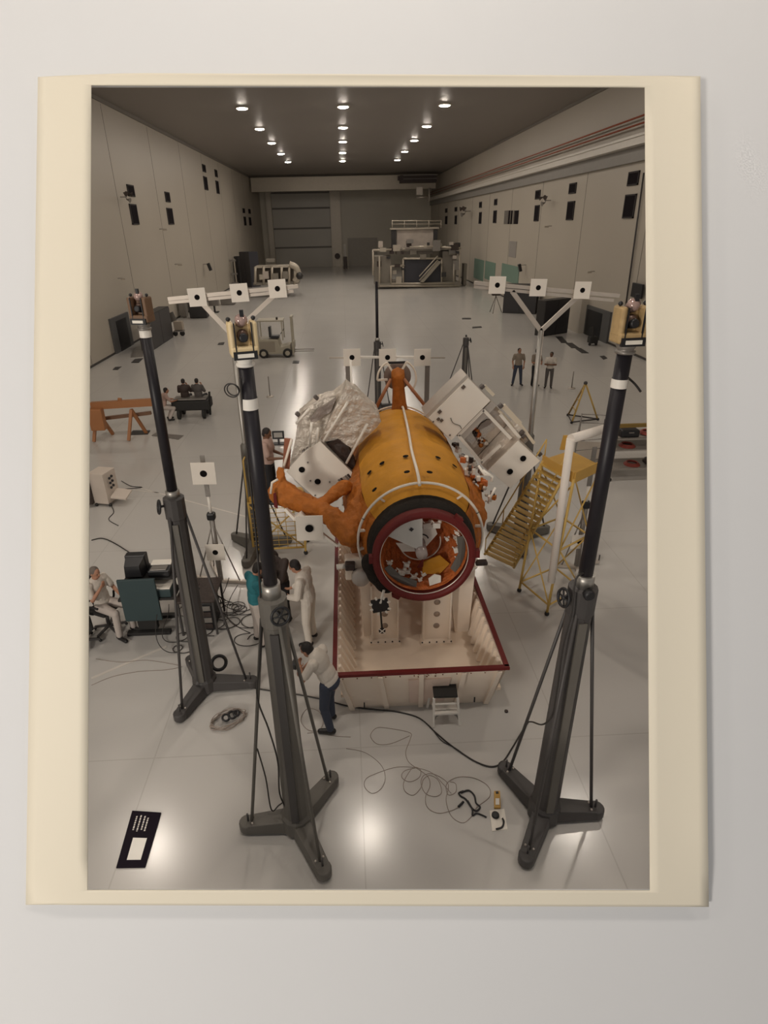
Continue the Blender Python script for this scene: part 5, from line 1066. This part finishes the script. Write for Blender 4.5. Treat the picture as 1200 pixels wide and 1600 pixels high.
# dark louvers on the walls
VM = mat('louver black', (.014, .011, .013), .95, spec=.1); VF = mat('louver rim', (.06, .055, .055), .8, spec=.1)
def louver(side, u0, v0, u1, v1, label):
    X = WL if side < 0 else WR; P = [ax(u, v, X) for u, v in ((u0, v0), (u1, v0), (u1, v1), (u0, v1))]; ym = [p.y for p in P]; za = (ax((u0+u1)/2, v0, X).z); zb = ax((u0+u1)/2, v1, X).z; y0 = ax(u0, (v0+v1)/2, X).y; y1 = ax(u1, (v0+v1)/2, X).y
    y0, y1 = min(y0, y1), max(y0, y1); t = thing('wall_louver', label, 'wall vent', (X, (y0+y1)/2, zb), group='dark wall louvers')
    M().box2((X, y0, zb), (X - side*.05, y1, za)).build('panel', VM, t)
    f = M(); 
    for yy in (y0, y1): f.box2((X, yy-.04, zb-.04), (X-side*.07, yy+.04, za+.04))
    for zz in (zb, za): f.box2((X, y0-.04, zz-.04), (X-side*.07, y1+.04, zz+.04))
    f.build('rim', VF, t)
LU = [(-1, 199, 290, 208.5, 306, 'upper', 'nearest pair', 'left'), (-1, 204, 320, 214, 350, 'lower', 'nearest pair', 'left'), (-1, 258, 301, 264.5, 315, 'upper', 'second pair', 'left'), (-1, 261.5, 326, 269.5, 350, 'lower', 'second pair', 'left'),
      (-1, 316, 258, 320.5, 268, 'upper', 'high third pair', 'left'), (-1, 318.5, 277, 323.5, 296, 'lower', 'high third pair', 'left'), (-1, 335.5, 266, 339, 276, 'upper', 'high fourth pair', 'left'), (-1, 337.5, 283.5, 341.5, 302, 'lower', 'high fourth pair', 'left'),
      (-1, 379, 326, 382, 332.5, 'upper', 'fifth pair', 'left'), (-1, 381, 339, 384, 352, 'lower', 'fifth pair', 'left'), (-1, 388, 327, 391, 333.5, 'upper', 'farthest pair', 'left'), (-1, 389, 340, 392, 352, 'lower', 'farthest pair', 'left'),
      (1, 983, 269, 998.5, 288.5, 'upper', 'nearest pair', 'right'), (1, 976.5, 305, 992.5, 340, 'lower', 'nearest pair', 'right'), (1, 890.5, 287, 900.5, 301.5, 'upper', 'second pair', 'right'), (1, 887, 315.5, 897, 343, 'lower', 'second pair', 'right'),
      (1, 837.5, 298, 844.5, 310.5, 'upper', 'third pair', 'right'), (1, 836, 321.5, 842.5, 345, 'lower', 'third pair', 'right'), (1, 773, 311.5, 777, 320, 'upper', 'fourth pair', 'right'), (1, 771.5, 329.5, 776, 348, 'lower', 'fourth pair', 'right'),
      (1, 749.5, 316, 753, 324, 'upper', 'fifth pair', 'right'), (1, 749, 332, 752.5, 349, 'lower', 'fifth pair', 'right'), (1, 711, 324, 714.5, 330, 'upper', 'sixth pair', 'right'), (1, 711, 337, 714, 350, 'lower', 'sixth pair', 'right'),
      (1, 696, 326, 699, 332, 'upper', 'farthest pair', 'right'), (1, 696, 338, 699, 350, 'lower', 'farthest pair', 'right')]
for s_, u0, v0, u1, v1, a, b, c in LU: louver(s_, u0, v0, u1, v1, '%s dark louver of the %s on the %s wall' % (a, b, c))
sw = thing('striped_window', 'window of dark vertical stripes on the right wall between two louver pairs', 'wall panel', ax(799, 350, WR))
for u0, u1, m_ in ((788.5, 794, GREYM), (795, 797, VM), (798.5, 800.5, VM), (802, 803.5, GREYM), (804.5, 810, VM)):
    a, b = ax(u0, 340, WR), ax(u1, 340, WR); z0, z1 = ax((u0+u1)/2, 350, WR).z, ax((u0+u1)/2, 329, WR).z; M().box2((WR, a.y, z0), (WR-.06, b.y, z1)).build('stripe', m_, sw)
def wall_patch(label, u0, u1, v0, v1, m_, name='wall_panel', side=1):
    X = WR if side > 0 else WL; um = (u0+u1)/2; a, b = ax(u0, (v0+v1)/2, X), ax(u1, (v0+v1)/2, X); z0, z1 = max(.02, ax(um, v1, X).z), ax(um, v0, X).z
    tag(M().box2((X, a.y, z0), (X-.05*side, b.y, z1)).build(name, m_), label, 'wall panel')
GRN = mat('sea green panel', (.17, .26, .21), .5)
wall_patch('grey panel on the right wall below the striped window', 796, 807, 377, 402, mat('grey wall plate', (.30, .28, .26), .5))
wall_patch('large sea green wall panel, nearest of three on the right wall', 784, 811, 414, 441, GRN); wall_patch('sea green wall panel, middle of three on the right wall', 758, 774, 409, 438, GRN); wall_patch('sea green wall panel, farthest of three on the right wall', 741, 756, 405, 437, GRN)
# speaker clusters, floodlights, brackets and cables on walls
def wall_fit(label, side, u, v, kind):
    X = WL if side < 0 else WR; p = ax(u, v, X); n = V((-side, 0, 0)); t = thing(kind, label, {'horn_cluster': 'loudspeaker', 'floodlight': 'floodlight', 'camera_bracket': 'wall camera', 'wall_screen': 'screen'}[kind], p); s = max(.6, p.y/60)
    if kind == 'horn_cluster':
        p = p + n*.12; M().bar(p, p + n*.6*s, .08*s, .08*s).build('arm', GREYM, t)
        for k, (dy, dz) in enumerate(((-.7, .3), (-.2, -.2), (.5, .3))): q = p + n*.6*s + V((0, dy*s, dz*s)); M().cyl(p + n*.5*s, q, .03*s, n=6).build('bracket', GREYM, t); M().lathe(q, n + V((0, dy, -.3)), [(0, .05*s), (.2*s, .10*s), (.35*s, .22*s)], 12, cap=True).build('horn', [DARKC, GREYM, DARKC][k], t)
    elif kind == 'floodlight': M().bar(p, p + n*.5*s, .06*s, .06*s).build('bracket', GREYM, t); M().box(p + n*.6*s - Z*.25*s, (.25*s, .35*s, .7*s), ax3=(V((1, 0, .3)).normalized(), V((0, 1, 0)), V((-.3, 0, 1)).normalized())).build('head', BLACK, t)
    elif kind == 'wall_screen': M().box(p + n*.15, (.12, 1.2, .75)).build('case', BLACK, t, bevel=.02); M().bar(p, p + n*.15, .1, .1).build('bracket', GREYM, t)
    else: M().bar(p, p + n*.45*s, .06*s, .06*s).build('bracket', GREYM, t); M().box(p + n*.5*s - Z*.05, (.4*s, .16*s, .16*s)).build('camera_case', mat('pale camera case', (.42, .37, .31), .5), t)
wall_fit('cluster of loudspeaker horns on the left wall beside the nearest louvers', -1, 185, 308, 'horn_cluster'); wall_fit('cluster of loudspeaker horns on the right wall beside the third louvers', 1, 863, 313, 'horn_cluster'); wall_fit('small loudspeaker cluster far down the right wall', 1, 737, 330, 'horn_cluster')
wall_fit('wall camera on the left wall below the second louvers', -1, 249, 358, 'camera_bracket'); wall_fit('wall camera on the right wall below the third louvers', 1, 862, 353, 'camera_bracket'); wall_fit('pale wall camera above the rightmost right target', 1, 929, 424, 'camera_bracket')
wall_fit('black floodlight on the right wall above the middle target', 1, 822, 414, 'floodlight'); wall_fit('black floodlight on the left wall above the left target bar', -1, 317, 413, 'floodlight'); wall_fit('pale wall camera low on the left wall', -1, 184, 435, 'camera_bracket')
wall_fit('black screen on the right wall at the picture edge', 1, 1000, 454, 'wall_screen'); wall_fit('pale wall camera on the left wall, right of the low one', -1, 273, 413, 'camera_bracket'); wall_fit('small dark floodlight low on the left wall', -1, 379, 396, 'floodlight')
tag(M().cyl(ax(1006, 270, WR-.1), ax(977, 484, WR-.1), .05, n=6).build('wall_conduit', CASTD), 'thin dark conduit running down the right wall near the picture edge', 'conduit')

# ================================================================== far equipment: work stand with payload, and the left fixture
FB = mat('stand steel', (.24, .215, .18), .45, .3); FW_ = mat('stand pale tube', (.45, .40, .33), .4, .3)
def ff(u, v, y): return ay(u, v, y)
ws = thing('payload_stand', 'large two level steel work stand holding a pale payload, far right of centre', 'work stand', (9.3, 73, 0)); y = 72.0
def rect(u0, v0, u1, v1, y, d, m_, nm, par=ws): a, b = ff(u0, v1, y), ff(u1, v0, y); return M().box2((a.x, y, max(0.0, a.z)), (b.x, y+d, b.z)).build(nm, m_, par)
rect(632, 405, 690, 444, y, 3.0, mat('dark blue box', (.035, .035, .045), .5), 'dark_box')
for q in (((611, 415), (611, 443)), ((630, 404), (630, 446)), ((690, 404), (690, 444)), ((709, 412), (709, 444)), ((583, 390), (583, 430)), ((593, 400), (593, 446)), ((718, 392), (718, 447))): M().cyl(ff(*q[0], y-.2), ff(*q[1], y-.2), .12, n=6).build('upright', FW_, ws)
for q in (((611, 416), (632, 415)), ((630, 404), (690, 404)), ((611, 443), (709, 443)), ((583, 391), (612, 390)), ((690, 386), (720, 388)), ((640, 386), (690, 385)), ((593, 447), (718, 447))): M().cyl(ff(*q[0], y-.25), ff(*q[1], y-.25), .13, n=6).build('rail', FW_, ws)
rect(586, 400, 611, 446, y+.6, 3, FB, 'side_bay'); rect(690, 392, 714, 446, y+.6, 3, FB, 'side_bay')
rect(602, 388, 718, 393, y+.4, 3.5, FB, 'upper_deck'); rect(620, 358, 678, 398, y+1.5, 2.5, mat('payload pale', (.48, .42, .37), .5, var=.3, scale=1.5), 'payload')
rect(612, 358, 619, 387, y+1.2, .8, FPM, 'dark_panel'); rect(677, 358, 684, 387, y+1.2, .8, FPM, 'dark_panel'); rect(611, 355, 686, 359, y+1.0, 2, FW_, 'top_beam')
for v in (345, 350): M().cyl(ff(612, v, y+1), ff(690, v, y+1), .06, n=6).build('guard_rail', FW_, ws)
for u in (613, 632, 651, 670, 689): M().cyl(ff(u, 344, y+1), ff(u, 356, y+1), .06, n=6).build('guard_post', FW_, ws)
M().prism([ff(657, 441, y-1), ff(662, 441, y-1), ff(690, 409, y-1), ff(684, 407, y-1)], V((0, .9, 0))).build('stairway', mat('stair steel', (.30, .27, .22), .4), ws)
for dv in (-4, 2): M().cyl(ff(655, 436+dv, y-1.1), ff(684, 404+dv, y-1.1), .07, n=6).build('stair_rail', FW_, ws)
for k in range(34):
    u, v = RND.uniform(588, 716), RND.uniform(378, 440); s_ = RND.uniform(.25, .9)
    if 630 < u < 690 and v > 402: v = RND.uniform(376, 400)
    M().box(ff(u, v, y+RND.uniform(-.3, .4)), (s_, .5, s_*RND.uniform(.5, 1.4))).build('equipment', [FB, FW_, DARKC, FPM, mat('payload pale', (.48, .42, .37), .5), GREYM][k % 6], ws)
rect(590, 440, 718, 449, y-.3, 4.5, FB, 'base_frame')
rect(724, 412, 730, 446, y+1, 1.5, FB, 'side_post'); 
lf = thing('satellite_fixture', 'long pale rounded fixture with frames on a low dolly, far left', 'fixture', (-8.4, 66, 0)); y = 66.0
lr = lambda *a: rect(*a, par=lf)
lr(398, 415, 462, 419, y, 2.5, FW_, 'top_frame'); lr(396, 440, 466, 446, y, 3, FB, 'base_frame'); lr(401, 419, 458, 441, y+1.2, 1.5, mat('fixture core', (.17, .14, .11), .5, var=.4, scale=1), 'core')
for u in (399, 412, 425, 440, 452, 461): M().cyl(ff(u, 417, y-.1), ff(u, 444, y-.1), .15, n=6).build('upright', FW_, lf)
M().tube(smooth_pts([ff(452, 413, y), ff(462, 418, y), ff(466, 430, y), ff(460, 440, y)], 5), .35, 8).build('curved_arm', FW_, lf); M().ball(ff(468, 431, y-.3), .4, 8).build('dark_knob', FPM, lf)
for u, v, w_, h_ in ((415, 430, 8, 12), (430, 432, 9, 10), (446, 430, 7, 12), (422, 407, 12, 5), (408, 433, 5, 8)): lr(u-w_/2, v-h_/2, u+w_/2, v+h_/2, y-.3, 1, [FW_, GREYM, FB, mat('payload pale', (.48, .42, .37), .5)][int(u) % 4], 'equipment')
cabinet('dark blue cabinet left of the far pale fixture', G(379, 448), G(394, 449), 4.2, mat('dark blue box', (.035, .035, .045), .5), d=1.5)
cabinet('narrow dark cabinet on the left wall side, left of the dark blue cabinet', G(370, 446), G(376, 446), 3.6, FPM, d=1)
lu = thing('scissor_frame', 'pale wheeled frame by the left wall, beyond the left target bar', 'frame', G(359, 449)); q = G(359, 449)
for k in range(4): M().bar(q + V((-.9+.6*k, .3, .1)), q + V((-.9+.6*k, .3, 3.4)), .15, .15, up=AX).build('upright', FW_, lu)
for z in (.5, 1.6, 3.2): M().box(q + V((0, .3, z)), (2.2, .3, .2)).build('shelf', GREYM, lu)
for u, v, h_, lb_ in ((540, 414, 1.9, 'red and dark extinguisher stand far off beside the door pillar'), (459, 446, 0, '')):
    if h_: q = G(u, v+6); t = thing('extinguisher_stand', lb_, 'stand', q); M().box(q + Z*1.0, (.7, .5, 2.0)).build('body', DARKC, t, bevel=.03); M().box(q + Z*3.0, (.35, .3, 2.0)).build('post', GREYM, t)
tag(M().cyl((-1.0, 113.9, 1.8), (-1.0, 114.3, 1.8), .5, n=14).build('door_control', DARKC), 'small dark control box on the pale pillar by the far door', 'control box')
